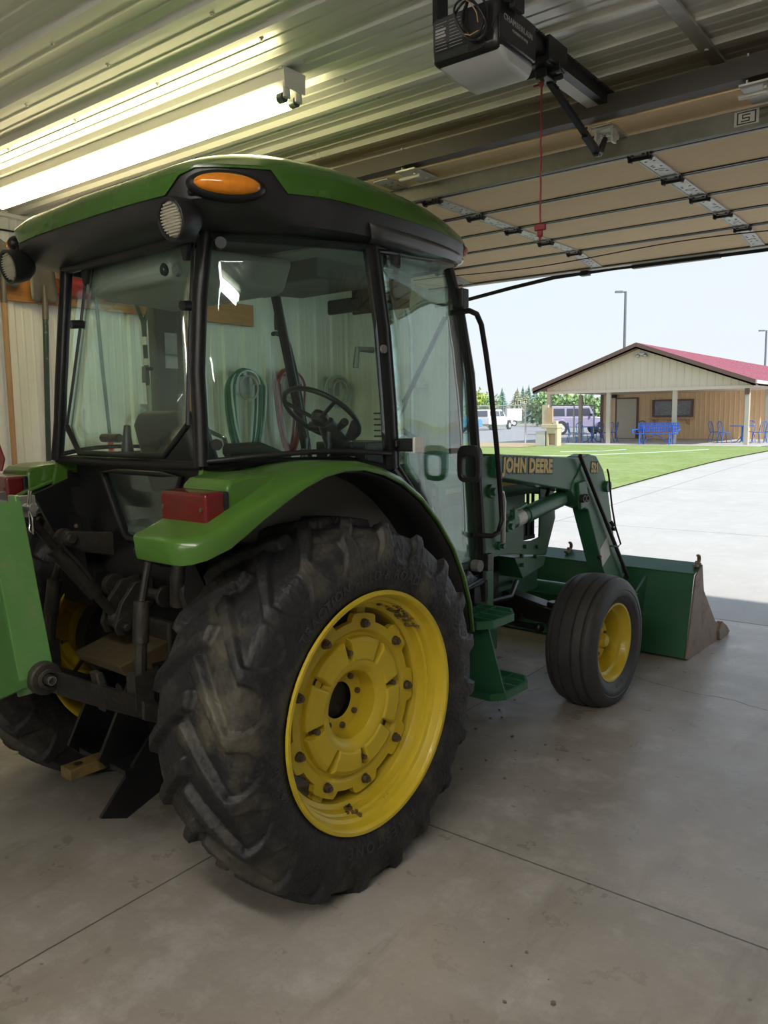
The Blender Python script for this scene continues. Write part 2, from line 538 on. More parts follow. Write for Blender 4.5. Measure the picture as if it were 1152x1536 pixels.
def copy_tree(o, parent=None):
    c = o.copy()
    C.objects.link(c)
    if parent is not None:
        c.parent = parent
    for ch in [x for x in bpy.data.objects if x.parent == o]:
        copy_tree(ch, c)
    return c


def text_verts(body, size=1.0, extrude=0.0, bold=0.0, spacing=1.0, res=3):
    cu = bpy.data.curves.new('lettering', 'FONT')
    cu.body = body
    cu.size = size
    cu.extrude = extrude
    cu.offset = bold
    cu.space_character = spacing
    cu.align_x = 'CENTER'
    cu.align_y = 'CENTER'
    cu.resolution_u = res
    o = bpy.data.objects.new('lettering_source', cu)
    C.objects.link(o)
    bpy.context.view_layer.update()
    dg = bpy.context.evaluated_depsgraph_get()
    me = bpy.data.meshes.new_from_object(o.evaluated_get(dg))
    v = [tuple(p.co) for p in me.vertices]
    f = [tuple(p.vertices) for p in me.polygons]
    bpy.data.objects.remove(o)
    bpy.data.curves.remove(cu)
    bpy.data.meshes.remove(me)
    return v, f


def text_on(name, body, size, origin, ux, uy, mat, parent, depth=0.002, bold=0.0, squash=1.0, spacing=1.0):
    v, f = text_verts(body, size, depth/2, bold, spacing)
    o = Vector(origin)
    ux = Vector(ux).normalized()
    uy = Vector(uy).normalized()
    un = ux.cross(uy)
    b = MB()
    b.add([o+ux*(p[0]*squash)+uy*p[1]+un*p[2] for p in v], f)
    return b.build(name, mat, parent, smooth=0, fix=False)


def smooth01(x):
    x = min(1.0, max(0.0, x))
    return x*x*(3-2*x)


def ribs(u0, u1, period, base_h=0.019, phase=0.0):
    """outline of ribbed steel sheet: list of (u, h): a tall trapezoid rib per period and two small stiffeners"""
    pts = [(u0, 0.0)]
    k = math.floor((u0-phase)/period)
    while True:
        c = phase+k*period
        for du, h in ((-.034, 0), (-.016, base_h), (.016, base_h), (.034, 0),
                      (period*.36-.010, 0), (period*.36-.004, .0035), (period*.36+.004, .0035), (period*.36+.010, 0),
                      (period*.64-.010, 0), (period*.64-.004, .0035), (period*.64+.004, .0035), (period*.64+.010, 0)):
            u = c+du
            if u0 < u < u1:
                pts.append((u, h))
        k += 1
        if c > u1:
            break
    pts.append((u1, 0.0))
    return pts

# ================================================================== the setting
XL, XR, YB, YF = -5.2, 2.6, -4.2, 6.15
ZC = 2.985
OX0, OX1, OZ = -4.02, 1.5, 2.86


def struct(b, name, mat, parent=None, **k):
    o = b.build(name, mat, parent, **k)
    if parent is None:
        o['kind'] = 'structure'
    return o


b = MB()
b.b6(XL-.2, XR+.2, YB-.2, YF+.22, -.15, 0)
floor = struct(b, 'floor', 'concrete', smooth=0)
cr = MB()
pts = [(-1.80, 4.64), (-1.668, 4.669), (-1.58, 4.628), (-1.503, 4.607), (-1.40, 4.588), (-1.298, 4.570), (-1.19, 4.592), (-1.084, 4.590), (-0.99, 4.55), (-0.891, 4.528), (-0.7, 4.50), (-0.4, 4.44)]
for i in range(len(pts)-1):
    (x0, y0), (x1, y1) = pts[i], pts[i+1]
    for k in range(3):
        a, c = k/3, (k+1)/3
        xa, ya = x0+(x1-x0)*a, y0+(y1-y0)*a+random.uniform(-.006, .006)*(k > 0)
        xb, yb = x0+(x1-x0)*c, y0+(y1-y0)*c
        w = random.uniform(.0015, .003)
        cr.add([(xa, ya-w, .0006), (xb, yb-w, .0006), (xb, yb+w, .0006), (xa, ya+w, .0006)], [(0, 1, 2, 3)])
cr.build('floor_crack', 'decaldark', floor, smooth=0)
# small clods of dirt dropped on the slab
dirt = MB()
for _ in range(46):
    x, y = random.choice([(-2.25, 3.75), (-1.75, 3.25), (-2.9, 0.9), (-0.9, 1.9)])
    x += random.gauss(0, .16)
    y += random.gauss(0, .16)
    r = random.uniform(.003, .011)
    dirt.sphere((x, y, r*.4), (r, r*random.uniform(.6, 1.2), r*.6), 6)
o = dirt.build('dirt_crumbs', 'rust', None, smooth=0)
tag(o, 'dark crumbs of dry dirt scattered on the concrete floor', 'dirt', kind='stuff')

# ribbed steel ceiling, ribs running along x, screws every two feet
pr = ribs(YB, YF, .2286, .019, 1.863-.0114)
b = MB()
n = len(pr)
b.add([(XL, u, ZC-h) for u, h in pr]+[(XR, u, ZC-h) for u, h in pr]+[(XL, YB, ZC+.06), (XL, YF, ZC+.06), (XR, YB, ZC+.06), (XR, YF, ZC+.06)],
      [(i, i+1, n+i+1, n+i) for i in range(n-1)]+[(2*n, 2*n+1, 2*n+3, 2*n+2), (0, n, 2*n+2, 2*n), (n-1, 2*n-1, 2*n+3, 2*n+1)])
for j in range(-3, 12):
    y = 1.863+.045+j*.2286
    for k in range(-3, 8):
        x = -2.80-.6096*(k-3)
        if XL+.1 < x < XR-.1 and y < YF-.1:
            b.cyl((x, y, ZC-.004), (x, y, ZC), .009, 8)
            b.cyl((x, y, ZC-.010), (x, y, ZC-.003), .005, 6)
struct(b, 'ceiling', 'ceil', smooth=20)

# left wall, ribs vertical
pr = ribs(YB, YF, .2286, .019, 2.70)
b = MB()
n = len(pr)
b.add([(XL+h, u, 0) for u, h in pr]+[(XL+h, u, ZC) for u, h in pr]+[(XL-.15, YB, 0), (XL-.15, YF, 0), (XL-.15, YB, ZC), (XL-.15, YF, ZC)],
      [(i, i+1, n+i+1, n+i) for i in range(n-1)]+[(2*n, 2*n+1, 2*n+3, 2*n+2)])
for j in range(-2, 16):
    y = 2.70+.09+j*.2286
    for z in (.9, 1.5, 1.95, 2.36, 2.84):
        if YB < y < YF:
            b.cyl((XL, y, z), (XL+.006, y, z), .006, 6)
struct(b, 'wall_left', 'wall', smooth=20)
b = MB()
b.b6(XL, XL+.05, YB, YF, ZC-.045, ZC-.0195)
struct(b, 'trim_1', 'wall', bevel=.004)
# front wall: ribbed strip left of the big opening, lintel, strip on the right
pr = ribs(XL, OX0, .2286, .019, -5.05)
b = MB()
n = len(pr)
b.add([(u, YF-h, 0) for u, h in pr]+[(u, YF-h, ZC) for u, h in pr]+[(XL, YF+.2, 0), (OX0, YF+.2, 0), (XL, YF+.2, ZC), (OX0, YF+.2, ZC)],
      [(i, i+1, n+i+1, n+i) for i in range(n-1)]+[(2*n, 2*n+1, 2*n+3, 2*n+2), (n-1, 2*n+1, 2*n+3, 2*n-1), (0, 2*n, 2*n+2, n)])
b.b6(OX1, XR, YF, YF+.2, 0, ZC)
b.b6(OX0, OX1, YF, YF+.2, OZ, ZC)
struct(b, 'wall_front', 'wall', smooth=20)
b = MB()
b.b6(XR, XR+.15, YB, YF+.2, 0, ZC)
struct(b, 'wall_right', 'wallplain', smooth=0)
b = MB()
b.b6(XL-.15, XR+.15, YB-.15, YB, 0, ZC)
struct(b, 'wall_back', 'wallplain', smooth=0)
# outside face of the shop: gable, eave and roof so that the sun throws the shop's own shade on the apron
b = MB()
b.b6(XL-.5, XR+.5, YF+.2, YF+.55, ZC+.06, ZC+.2)
b.b6(XL-.6, XR+.6, YB-.6, YF+.55, ZC+.2, ZC+.3)
struct(b, 'roof', 'maroon', smooth=0)
b = MB()
b.b6(OX0-.06, OX0+.02, YF+.02, YF+.24, 0, OZ)
b.b6(OX0-.06, OX1+.06, YF+.02, YF+.24, OZ-.02, OZ+.08)
b.b6(OX1-.02, OX1+.06, YF+.02, YF+.24, 0, OZ)
struct(b, 'trim_2', 'maroon', bevel=.004)

# ---- overhead door, rolled up under the ceiling (all its sections hang as one)
ZD = 2.79
DX0, DX1 = -4.08, 1.36
seams = [3.22, 3.69, 4.147, 4.604, 5.062, 5.519]
b_end = (5.955, 2.735)
door = empty('door_1', (0, 0, 0))
door['kind'] = 'structure'


def section_pts():
    out = []
    for i in range(5):
        out.append(((seams[i], ZD), (seams[i+1], ZD)))
    out.append(((seams[5], ZD), b_end))
    return out


secs = section_pts()
for (y0, z0), (y1, z1) in secs:
    d = Vector((0, y1-y0, z1-z0))
    ln = d.length
    a = math.atan2(d.z, d.y)
    c = Vector(((DX0+DX1)/2, (y0+y1)/2, (z0+z1)/2+.024))
    b = MB()
    b.box(c, (DX1-DX0, ln-.010, .04), (a, 0, 0))
    p = b.build('door_section', 'doortan', door, smooth=0)
    q = MB()
    for yy, w, zz, mi in ((ln/2-.013, .012, -.004, 0),) if y0 < 3.3 else ((-ln/2+.013, .012, -.004, 0), (-ln/2+.028, .007, -.003, 1), (ln/2-.013, .012, -.004, 0)):
        m = Euler((a, 0, 0)).to_matrix()
        q.box(c+m @ Vector((0, yy, -.02+zz/2)), (DX1-DX0, w, .008), (a, 0, 0), mi)
    q.build('section_rail', ['doorseam', 'doorwhite'], p, smooth=0)
STX = [-3.66, -2.507, -1.362, -.205, .95]
for x in STX:
    for (y0, z0), (y1, z1) in secs:
        a = math.atan2(z1-z0, y1-y0)
        ln = math.hypot(y1-y0, z1-z0)
        m = Euler((a, 0, 0)).to_matrix()
        c = Vector((x, (y0+y1)/2, (z0+z1)/2))
        q = MB()
        q.box(c+m @ Vector((0, 0, .0005)), (.085, ln-.03, .005), (a, 0, 0))
        for sx in (-.042, .042):
            q.box(c+m @ Vector((sx, 0, -.001)), (.004, ln-.03, .010), (a, 0, 0))
        for t in (-.32, -.22, -.05, .0, .1, .2, .33):
            for sx in (-.02, .018):
                if random.random() < .75:
                    q.box(c+m @ Vector((sx+random.uniform(-.005, .005), t*ln, -.0025)), (.012, .005, .002), (a, 0, 0), 1)
        q.lathe([(-.003, .012), (-.004, .016), (-.003, .02)], c+m @ Vector((.0, .13*ln, 0)), 2, 14, 0)
        q.build('door_stile', ['galv', 'decaldark'], door, smooth=0)
    for y, z in [(s, ZD) for s in seams[1:]]:
        h = MB()
        h.b6(x-.045, x+.045, y-.048, y-.012, z-.010, z-.003)
        h.b6(x-.045, x+.045, y+.012, y+.048, z-.010, z-.003)
        h.cyl((x-.055, y, z-.022), (x+.055, y, z-.022), .008, 10, 1)
        for sx in (-.045, .045):
            h.prism([(y-.04, z-.008), (y+.04, z-.008), (y+.012, z-.034), (y-.012, z-.034)], 0, x+sx-.004, x+sx+.004, 1)
        for sx in (-.025, .025):
            for sy in (-.03, .03):
                h.cyl((x+sx, y+sy, z-.016), (x+sx, y+sy, z-.008), .007, 6, 1)
        h.build('door_hinge', ['galv', 'doorseam'], door, smooth=0)
b = MB()
b.b6(DX0, DX1, 3.42, 3.425, 2.715, ZD-.002)
b.b6(DX0, DX1, 3.425, 3.445, 2.715, 2.72)
st = b.build('strut', 'strut', door, smooth=0)
b = MB()
sx, sy = -.845, 3.45
b.b6(sx-.045, sx+.045, 3.418, 3.42, 2.727, 2.78, 0)
for (u0, u1, v0, v1) in ((-.035, .035, .019, .023), (-.035, .035, -.023, -.019), (-.035, -.03, -.023, .023), (.03, .035, -.023, .023), (-.016, .014, .009, .013), (-.016, -.012, -.002, .013), (-.016, .012, -.003, .001), (.008, .012, -.014, .001), (-.02, .012, -.014, -.010)):
    b.b6(sx+u0, sx+u1, 3.416, 3.4185, 2.7535+v0, 2.7535+v1, 1)
b.build('sticker', ['galv', 'decaldark'], st, smooth=0)
b = MB()
b.b6(DX0, DX1, 3.15, 3.215, 2.80, 2.872)
b.build('top_rail', 'darkbrown', door, smooth=0)
# top fixture with roller, near the right edge of the photo
for x in (-.76, -2.3):
    b = MB()
    b.b6(x-.05, x+.06, 3.15, 3.36, 2.775, 2.782)
    b.b6(x-.03, x-.024, 3.17, 3.25, 2.78, 2.89)
    b.cyl((x-.06, 3.2, 2.755), (x+.06, 3.2, 2.755), .009, 10)
    for sy in (3.2, 3.3):
        b.cyl((x+.03, sy, 2.765), (x+.03, sy, 2.776), .009, 6)
    b.build('top_bracket', 'galv', door, smooth=0)
b = MB()
a = math.atan2(b_end[1]-ZD, b_end[0]-seams[5])
c = Vector(((DX0+DX1)/2, b_end[0]+.006, b_end[1]+.014))
b.box(c, (DX1-DX0, .045, .05), (a, 0, 0))
b.build('bottom_rail', 'galv', door, smooth=0, bevel=.004)
b = MB()
b.tube([(DX0+.02, 6.02, 2.60), (-3.7, 6.02, 2.625), (-3.3, 6.02, 2.675), (-2.9, 6.015, 2.715), (-2.4, 6.01, 2.725), (-1.9, 6.005, 2.72), (-1.5, 6.005, 2.718), (DX1, 6.0, 2.715)], .016, 8)
b.b6(-2.25, -1.62, 5.975, 6.02, 2.70, 2.725)
b.box((-2.62, 5.975, 2.705), (.07, .05, .03))
b.build('bottom_seal', 'black', door, smooth=40)
b = MB()
ps = []
for i in range(30):
    t = i/29
    x = -4.0+t*4.6
    ps.append((x, 5.60-.16*math.sin(PI*t)*.2, 2.765-.05*math.sin(PI*((t*2) % 1))**2*.7))
b.tube(ps, .004, 5)
b.build('lift_cable', 'doorseam', door, smooth=40)
# vertical and curved track at the left jamb
trk = []
for i in range(12):
    trk.append((-4.28, 3.2+i*.2, 2.80))
for i in range(1, 9):
    t = i/8*PI/2
    trk.append((-4.28, 5.5+.45*math.sin(t), 2.35+.45*math.cos(t)))
trk.append((-4.28, 5.95, 1.2))
trk.append((-4.28, 5.95, .02))
for sx, nm in ((0, 1), (1, 2)):
    b = MB()
    b.tube([(p[0] if sx == 0 else 1.50, p[1], p[2]) for p in trk], .03, 8, flat=.6)
    for z in (.5, 1.2, 1.9):
        x = -4.28 if sx == 0 else 1.50
        b.b6(x-.05, x+.05, 5.96, YF-.001, z-.02, z+.02)
    b.b6((-4.28 if sx == 0 else 1.5)-.02, (-4.28 if sx == 0 else 1.5)+.02, 3.5, 3.54, 2.82, ZC)
    o = b.build('door_track', 'galv', None, smooth=40)
    tag(o, ['galvanised track of the overhead door bending down at the opening\'s left edge behind the cab', 'galvanised overhead door track by the opening\'s far right edge'][sx], 'door track')
# flat strip screwed along the ceiling right of the opener
b = MB()
b.b6(-.965, -.915, -1.2, 3.62, ZC-.030, ZC-.0185)
for y in (.5, 1.4, 2.3, 3.2):
    b.cyl((-.94, y, ZC-.036), (-.94, y, ZC-.03), .008, 6)
o = b.build('ceiling_strip', 'galv', None, smooth=0)
tag(o, 'pale flat metal strip running across the ceiling ribs right of the opener', 'metal strip')

# ================================================================== fluorescent fixture
FX0, FX1, FY = -4.70, -2.26, 2.375
fix = empty('fluorescent_fixture', (0, 0, 0))
tag(fix, 'lit two-tube fluorescent strip light on the ribbed ceiling', 'light fixture')
FZ = ZC-.019


def fixture_parts(fix, dx=0.0, dy=0.0, glow='tube'):
    x0, x1, y = FX0+dx, FX1+dx, FY+dy
    b = MB()
    b.prism([(y-.055, FZ), (y+.055, FZ), (y+.055, FZ-.045), (y+.035, FZ-.062), (y-.035, FZ-.062), (y-.055, FZ-.045)], 0, x0, x1)
    h = b.build('housing', 'housing', fix, smooth=0, bevel=.003)
    for x in (x0, x1):
        s = 1 if x == x1 else -1
        b = MB()
        b.prism([(y-.062, FZ+.002), (y+.062, FZ+.002), (y+.058, FZ-.075), (y-.058, FZ-.075)], 0, x, x+s*.004)
        b.b6(x-.02*(s > 0), x+.02*(s < 0), y-.068, y+.068, FZ-.006, FZ+.003)
        b.build('end_plate', 'housing', fix, smooth=0, bevel=.002)
        for sy in (-.033, .033):
            b = MB()
            b.tube([(x-s*.012, y+sy, FZ-.05), (x-s*.012, y+sy, FZ-.105)], [.017, .019], 10, flat=.6)
            b.build('lampholder', 'socket', fix, smooth=40)
    for sy in (-.033, .033):
        b = MB()
        b.cyl((x0+.05, y+sy, FZ-.10), (x1-.05, y+sy, FZ-.10), .019, 18)
        t = b.build('tube', glow, fix, smooth=40)
        b = MB()
        b.cyl((x0+.022, y+sy, FZ-.10), (x0+.052, y+sy, FZ-.10), .0195, 18)
        b.build('end_cap', 'endcap', t, smooth=40)
        b = MB()
        b.cyl((x1-.052, y+sy, FZ-.10), (x1-.022, y+sy, FZ-.10), .0195, 18)
        b.build('end_cap', 'endcap', t, smooth=40)


fixture_parts(fix)
# unseen strip lights added behind the camera to brighten the interior
for dx, dy, lab in ((2.95, -2.45, 'strip light right above and behind the camera'), (2.75, -5.2, 'strip light at the back right of the shop')):
    fill_fix = empty('fluorescent_fixture', (0, 0, 0))
    tag(fill_fix, 'added fill lamp, two-tube fluorescent '+lab, 'light fixture')
    fixture_parts(fill_fix, dx, dy, 'fill_tube')

# ================================================================== garage door opener
op = empty('garage_door_opener', (-1.34, 2.2, 2.8))
tag(op, 'black garage door opener hung from the ceiling with drive rail and coiled cord', 'door opener')
OPO = Vector((-1.34, 2.2, 2.8))


def oadd(b, name, mat, parent=op, **k):
    b.v = [tuple(Vector(p)-OPO) for p in b.v]
    return b.build(name, mat, parent, **k)


ZB0, ZB1 = 2.660, 2.83
bx0, bx1, by0, by1 = -1.455, -1.215, 2.14, 2.365
b = MB()
b.b6(bx0, bx1, by0, by1, ZB0+.03, ZB1)
case = oadd(b, 'motor_case', 'opener', bevel=.02, seg=3)
b = MB()
ring0 = [(bx0+.004, by0+.004, ZB0+.042), (bx1+.002, by0+.004, ZB0+.042), (bx1+.002, by1-.002, ZB0+.042), (bx0+.004, by1-.002, ZB0+.042)]
ring1 = [(bx0+.035, by0+.075, ZB0), (bx1-.012, by0+.075, ZB0), (bx1-.012, by1-.012, ZB0), (bx0+.035, by1-.012, ZB0)]
b.loft([ring0, ring1])
oadd(b, 'light_lens', 'openergrey', bevel=.012, seg=3)
b = MB()
b.b6(bx1-.006, bx1+.004, by0+.0, by1-.0, ZB0+.05, ZB1-.01)
oadd(b, 'end_cover', 'opener', bevel=.008)
b = MB()
b.b6(bx0+.015, bx0+.125, by0-.0015, by0+.001, ZB0+.085, ZB1-.012, 0)
for j in range(9):
    z = ZB1-.024-j*.0095
    for (u0, u1) in ((.02, .062), (.070, .12)):
        if 1 < j < 5 and u0 < .05:
            b.b6(bx0+u0, bx0+u1-random.uniform(0, .01), by0-.0022, by0-.0012, z-.003, z+.003, 1)
        else:
            b.b6(bx0+u0, bx0+u1-random.uniform(0, .014), by0-.0022, by0-.0012, z-.0006, z+.0006, 1)
oadd(b, 'label', ['openerlabel', 'labelwhite'], smooth=0)
lt = text_on('lettering', 'CHAMBERLAIN', .024, Vector((bx1+.0045, 2.25, 2.775))-OPO, (0, 1, 0), (0, 0, 1), 'labelwhite', op, .001, spacing=1.15)
lt = text_on('lettering', 'POWERED BY MYQ', .011, Vector((bx1+.0045, 2.26, 2.752))-OPO, (0, 1, 0), (0, 0, 1), 'labelwhite', op, .001)
b = MB()
b.b6(bx0+.012, bx1-.05, by0-.002, by0+.01, ZB0+.036, ZB0+.066)
oadd(b, 'air_inlet', 'decaldark', bevel=.004)
# recess with coiled cord
b = MB()
b.b6(-1.32, -1.26, by0-.004, by0+.0, 2.70, 2.815)
oadd(b, 'control_panel', 'black', bevel=.004)
b = MB()
for k in range(4):
    ps = []
    for i in range(28):
        t = 2*PI*i/28
        rx, rz = .036+.005*k, .066-.006*(k % 3)
        ps.append((-1.285+.008*math.sin(k*2.1)+rx*math.cos(t+.2*k), by0-.022-.008*k+.006*math.sin(3*t+k), 2.772+rz*math.sin(t)+.008*math.cos(k)))
    b.tube(ps, .0036, 6, closed=True)
b.tube([(-1.27, by0-.03, 2.71), (-1.235, by0-.02, 2.725), (-1.212, by0-.015, 2.77), (-1.21, by0, 2.83), (-1.24, by0+.04, 2.90)], .0036, 6)
oadd(b, 'power_cord', 'black', smooth=60)
b = MB()
b.tube([(-1.30, by0-.05, 2.82), (-1.275, by0-.06, 2.80), (-1.258, by0-.055, 2.77), (-1.256, by0-.05, 2.745)], .0015, 5)
b.tube([(-1.30, by0-.05, 2.725), (-1.28, by0-.055, 2.715), (-1.255, by0-.05, 2.722)], .0018, 5)
oadd(b, 'wire_tie', 'woodhandle', smooth=60)
# hanging brackets
b = MB()
b.b6(-1.47, -1.19, 2.20, 2.24, 2.83, 2.85)
b.b6(-1.205, -1.185, 2.18, 2.24, 2.80, ZC-.003)
b.b6(-1.475, -1.455, 2.18, 2.24, 2.83, ZC-.003)
b.b6(-1.26, -1.18, 2.15, 2.185, 2.84, 2.90)
for z in (2.82, 2.87):
    b.cyl((-1.195, 2.17, z), (-1.195, 2.182, z), .008, 6)
oadd(b, 'hanging_bracket', 'black', smooth=0, bevel=.002)
# drive rail (T section), chain, trolley, arm
b = MB()
b.b6(-1.335, -1.300, 2.33, 3.20, 2.84, 2.888)
b.b6(-1.36, -1.30, 2.33, 2.38, 2.79, 2.89)
oadd(b, 'drive_rail', 'black', smooth=0)
b = MB()
b.b6(-1.385, -1.336, 2.36, 3.16, 2.840, 2.846)
oadd(b, 'rail_sheen_strip', 'housing', smooth=0)  # white strip painted in for light reflected off the rail's bottom face
b = MB()
y = 2.36
while y < 3.20:
    b.box((-1.297, y, 2.888), (.004, .010, .010), (0.0, 0, 0))
    b.box((-1.291, y+.008, 2.888), (.004, .010, .008), (0.0, 0, 0))
    y += .016
oadd(b, 'drive_chain', 'grime', smooth=0)
b = MB()
b.b6(-1.365, -1.29, 2.60, 2.74, 2.815, 2.84)
b.b6(-1.355, -1.31, 2.64, 2.72, 2.785, 2.82)
b.b6(-1.295, -1.28, 2.60, 2.74, 2.82, 2.90)
b.b6(-1.40, -1.27, 2.66, 2.675, 2.80, 2.83)
b.cyl((-1.37, 2.70, 2.795), (-1.28, 2.70, 2.795), .011, 8)
oadd(b, 'trolley', 'black', smooth=0, bevel=.003)
b = MB()
b.tube([(-1.33, 2.70, 2.79), (-1.335, 3.10, 2.675)], .014, 4)
b.tube([(-1.335, 3.02, 2.695), (-1.34, 3.16, 2.660)], .017, 4)
b.tube([(-1.34, 3.14, 2.658), (-1.345, 3.19, 2.668), (-1.352, 3.26, 2.742)], [.017, .016, .012], 6)
for t in (.1, .3, .5, .7, .85):
    b.cyl((-1.318, 2.70+.42*t, 2.79-.118*t), (-1.314, 2.70+.42*t, 2.79-.118*t), .005, 6)
oadd(b, 'door_arm', 'black', smooth=30)
b = MB()
b.b6(-1.40, -1.31, 3.24, 3.30, 2.775, 2.786)
b.b6(-1.395, -1.385, 3.25, 3.29, 2.725, 2.78)
b.b6(-1.325, -1.315, 3.25, 3.29, 2.725, 2.78)
b.cyl((-1.41, 3.27, 2.742), (-1.30, 3.27, 2.742), .01, 8)
for x in (-1.385, -1.355, -1.325):
    b.cyl((x, 3.30, 2.765), (x, 3.30, 2.78), .011, 6)
oadd(b, 'door_bracket', 'galv', smooth=0)
b = MB()
ps = [(-1.345+.0015*math.sin(i*1.7), 2.67+.0015*math.cos(i*2.3), 2.785-.0307*i) for i in range(17)]
b.tube(ps, .0038, 6)
b.sphere((-1.345, 2.67, 2.775), .010, 8)
b.tube([(-1.375, 2.67, 2.775), (-1.345, 2.67, 2.775), (-1.33, 2.68, 2.80)], .004, 5)
rc = oadd(b, 'release_cord', 'cord_red', smooth=60)
b = MB()
b.box((-1.345, 2.67, 2.30-.012), (.042, .016, .022))
b.box((-1.345, 2.67, 2.278-.012), (.020, .012, .022))
b.box((-1.345, 2.67, 2.262-.012), (.010, .008, .016))
b.v = [tuple(Vector(p)-OPO) for p in b.v]
b.build('pull_handle', 'cord_red', rc, bevel=.003)

# ================================================================== left wall: board, tools, hoses
XW = XL+.02
b = MB()
b.b6(XW, XW+.038, 1.2, 4.82, 2.41, 2.59)
for y in (1.7, 2.3, 2.75, 3.15, 3.5, 3.9, 4.3, 4.7):
    b.cyl((XW+.036, y, 2.55), (XW+.042, y, 2.55), .006, 6)
    b.cyl((XW+.036, y, 2.45), (XW+.042, y, 2.45), .006, 6)
o = b.build('tool_board', 'board', None, smooth=0, bevel=.003)
tag(o, 'orange pine board screwed along the white ribbed wall holding tools', 'board')


def nail(b, y, z):
    b.cyl((XW+.03, y, z), (XW+.075, y, z), .005, 6)


def shovel_up(name, label, y, ztop, w, h, zbot, hmat, lean=0.0, square=False, group=None):
    """hung blade up: blade, socket, handle down the wall"""
    t = empty(name, (XW+.088, y, zbot))
    tag(t, label, 'shovel', group)
    n = 9
    rings = []
    for i in range(n):
        u = i/(n-1)
        ww = w/2*(math.sqrt(max(0, 1-(max(0, u-.35)/.65)**2.2)) if not square else (1-.08*u))
        ww = max(ww, .004)
        if u < .08:
            ww = w*.36
        z = ztop-h+h*u-zbot
        rings.append([(.030-.018*math.cos(v*1.3)-.02*u, v*ww, z-.02*abs(v)*(u < .3)) for v in np.linspace(-1, 1, 7)])
    bb = MB()
    bb.loft(rings, False, False)
    bb.build('blade', 'toolsteel', t, smooth=60, solid=.004)
    bb = MB()
    zs = ztop-h-zbot
    bb.tube([(.02, 0, zs+.10), (.02, 0, zs), (.012, 0, zs-.12)], [.010, .019, .021], 10)
    bb.build('socket', 'toolsteel', t, smooth=60)
    bb = MB()
    bb.tube([(.012, 0, zs-.10), (.008, lean*.5, zs*.5), (0, lean, 0)], [.019, .018, .017], 10)
    bb.build('handle', hmat, t, smooth=60)
    return t


shovel_up('shovel', 'round-point shovel with pale wooden handle, hung leftmost on the orange board', 2.60, 2.78, .23, .28, 1.02, 'woodhandle')
shovel_up('shovel', 'square-blade shovel with dark speckled handle, below the left roof lamp', 2.875, 2.66, .19, .24, 1.02, 'darkhandle', -.05, True)
shovel_up('shovel', 'grey-blade shovel with brown handle seen through the cab\'s rear window, right of the spade', 4.03, 2.64, .22, .24, 1.05, 'woodhandle', .05, True)
# red scoop with a thin dark shaft
t = empty('snow_scoop', (XW+.052, 3.25, 1.3))
tag(t, 'red plastic scoop hanging against the orange board left of the spade', 'scoop')
b = MB()
rings = []
for i in range(9):
    u = i/8
    y = -.27+.60*u
    rings.append([(.01+.075*math.sin(PI*k/7), y, 1.17+.20*k/7+.03*math.sin(PI*u)*(k > 4)) for k in range(8)])
b.loft(rings, False, False)
b.build('scoop', 'redplastic', t, smooth=60, solid=.006)
b = MB()
b.tube([(.03, 0.02, 1.24), (.02, .05, .7), (.01, .09, .16)], .013, 8)
b.build('shaft', 'darkhandle', t, smooth=60)
b = MB()
b.tube([(.01, .087, .2), (.01, .092, .1)], .02, 8)
b.build('grip', 'redplastic', t, smooth=60)
# D-handle spade, blade down
t = empty('spade', (XW+.085, 3.66, 1.38))
tag(t, 'D-handled spade with dark shaft and grey blade, seen through the rear window', 'spade')
b = MB()
b.tube([(.0, -.055, 1.135), (.0, .055, 1.135)], .017, 10)
b.build('grip', 'darkhandle', t, smooth=60)
b = MB()
b.tube([(0, -.055, 1.14), (0, -.055, 1.08), (0, -.03, 1.02), (0, -.004, .97), (0, 0, .90)], [.014, .014, .014, .017, .018], 8)
b.tube([(0, .055, 1.14), (0, .055, 1.08), (0, .03, 1.02), (0, .004, .97), (0, 0, .90)], [.014, .014, .014, .017, .018], 8)
b.build('yoke', 'darkhandle', t, smooth=60)
b = MB()
b.tube([(0, 0, .90), (0, .005, .62), (0, .012, .50)], .018, 10, mi=0)
b.tube([(0, 0, .86), (0, .0, .80)], .0195, 10, mi=1)
b.tube([(0, .003, .70), (0, .004, .65)], .0195, 10, mi=1)
b.build('shaft', ['darkhandle', 'whitedecal'], t, smooth=60)
b = MB()
b.tube([(0, .012, .52), (0, .018, .42), (0.005, .02, .33), (.012, .022, .12)], [.018, .02, .022, .008], 10)
b.build('socket', 'spade', t, smooth=60)
b = MB()
rings = []
for i in range(8):
    u = i/7
    ww = .10*(1-.12*u) if u < .75 else .10*(1-.12*u)*math.sqrt(max(.02, 1-((u-.75)/.27)**2))
    rings.append([(.012-.015*math.cos(v*1.4), .022+v*ww, .36-.36*u) for v in np.linspace(-1, 1, 7)])
b.loft(rings, False, False)
b.build('blade', 'spade', t, smooth=60, solid=.004)
# nails stay with the board
nb = MB()
for y in (2.57, 2.63, 2.85, 2.90, 3.24, 3.66, 4.0, 4.06):
    nail(nb, y, 2.52)
nb.build('hanging_nail', 'grime', bpy.data.objects['tool_board'], smooth=0)

# hose hangers with coils


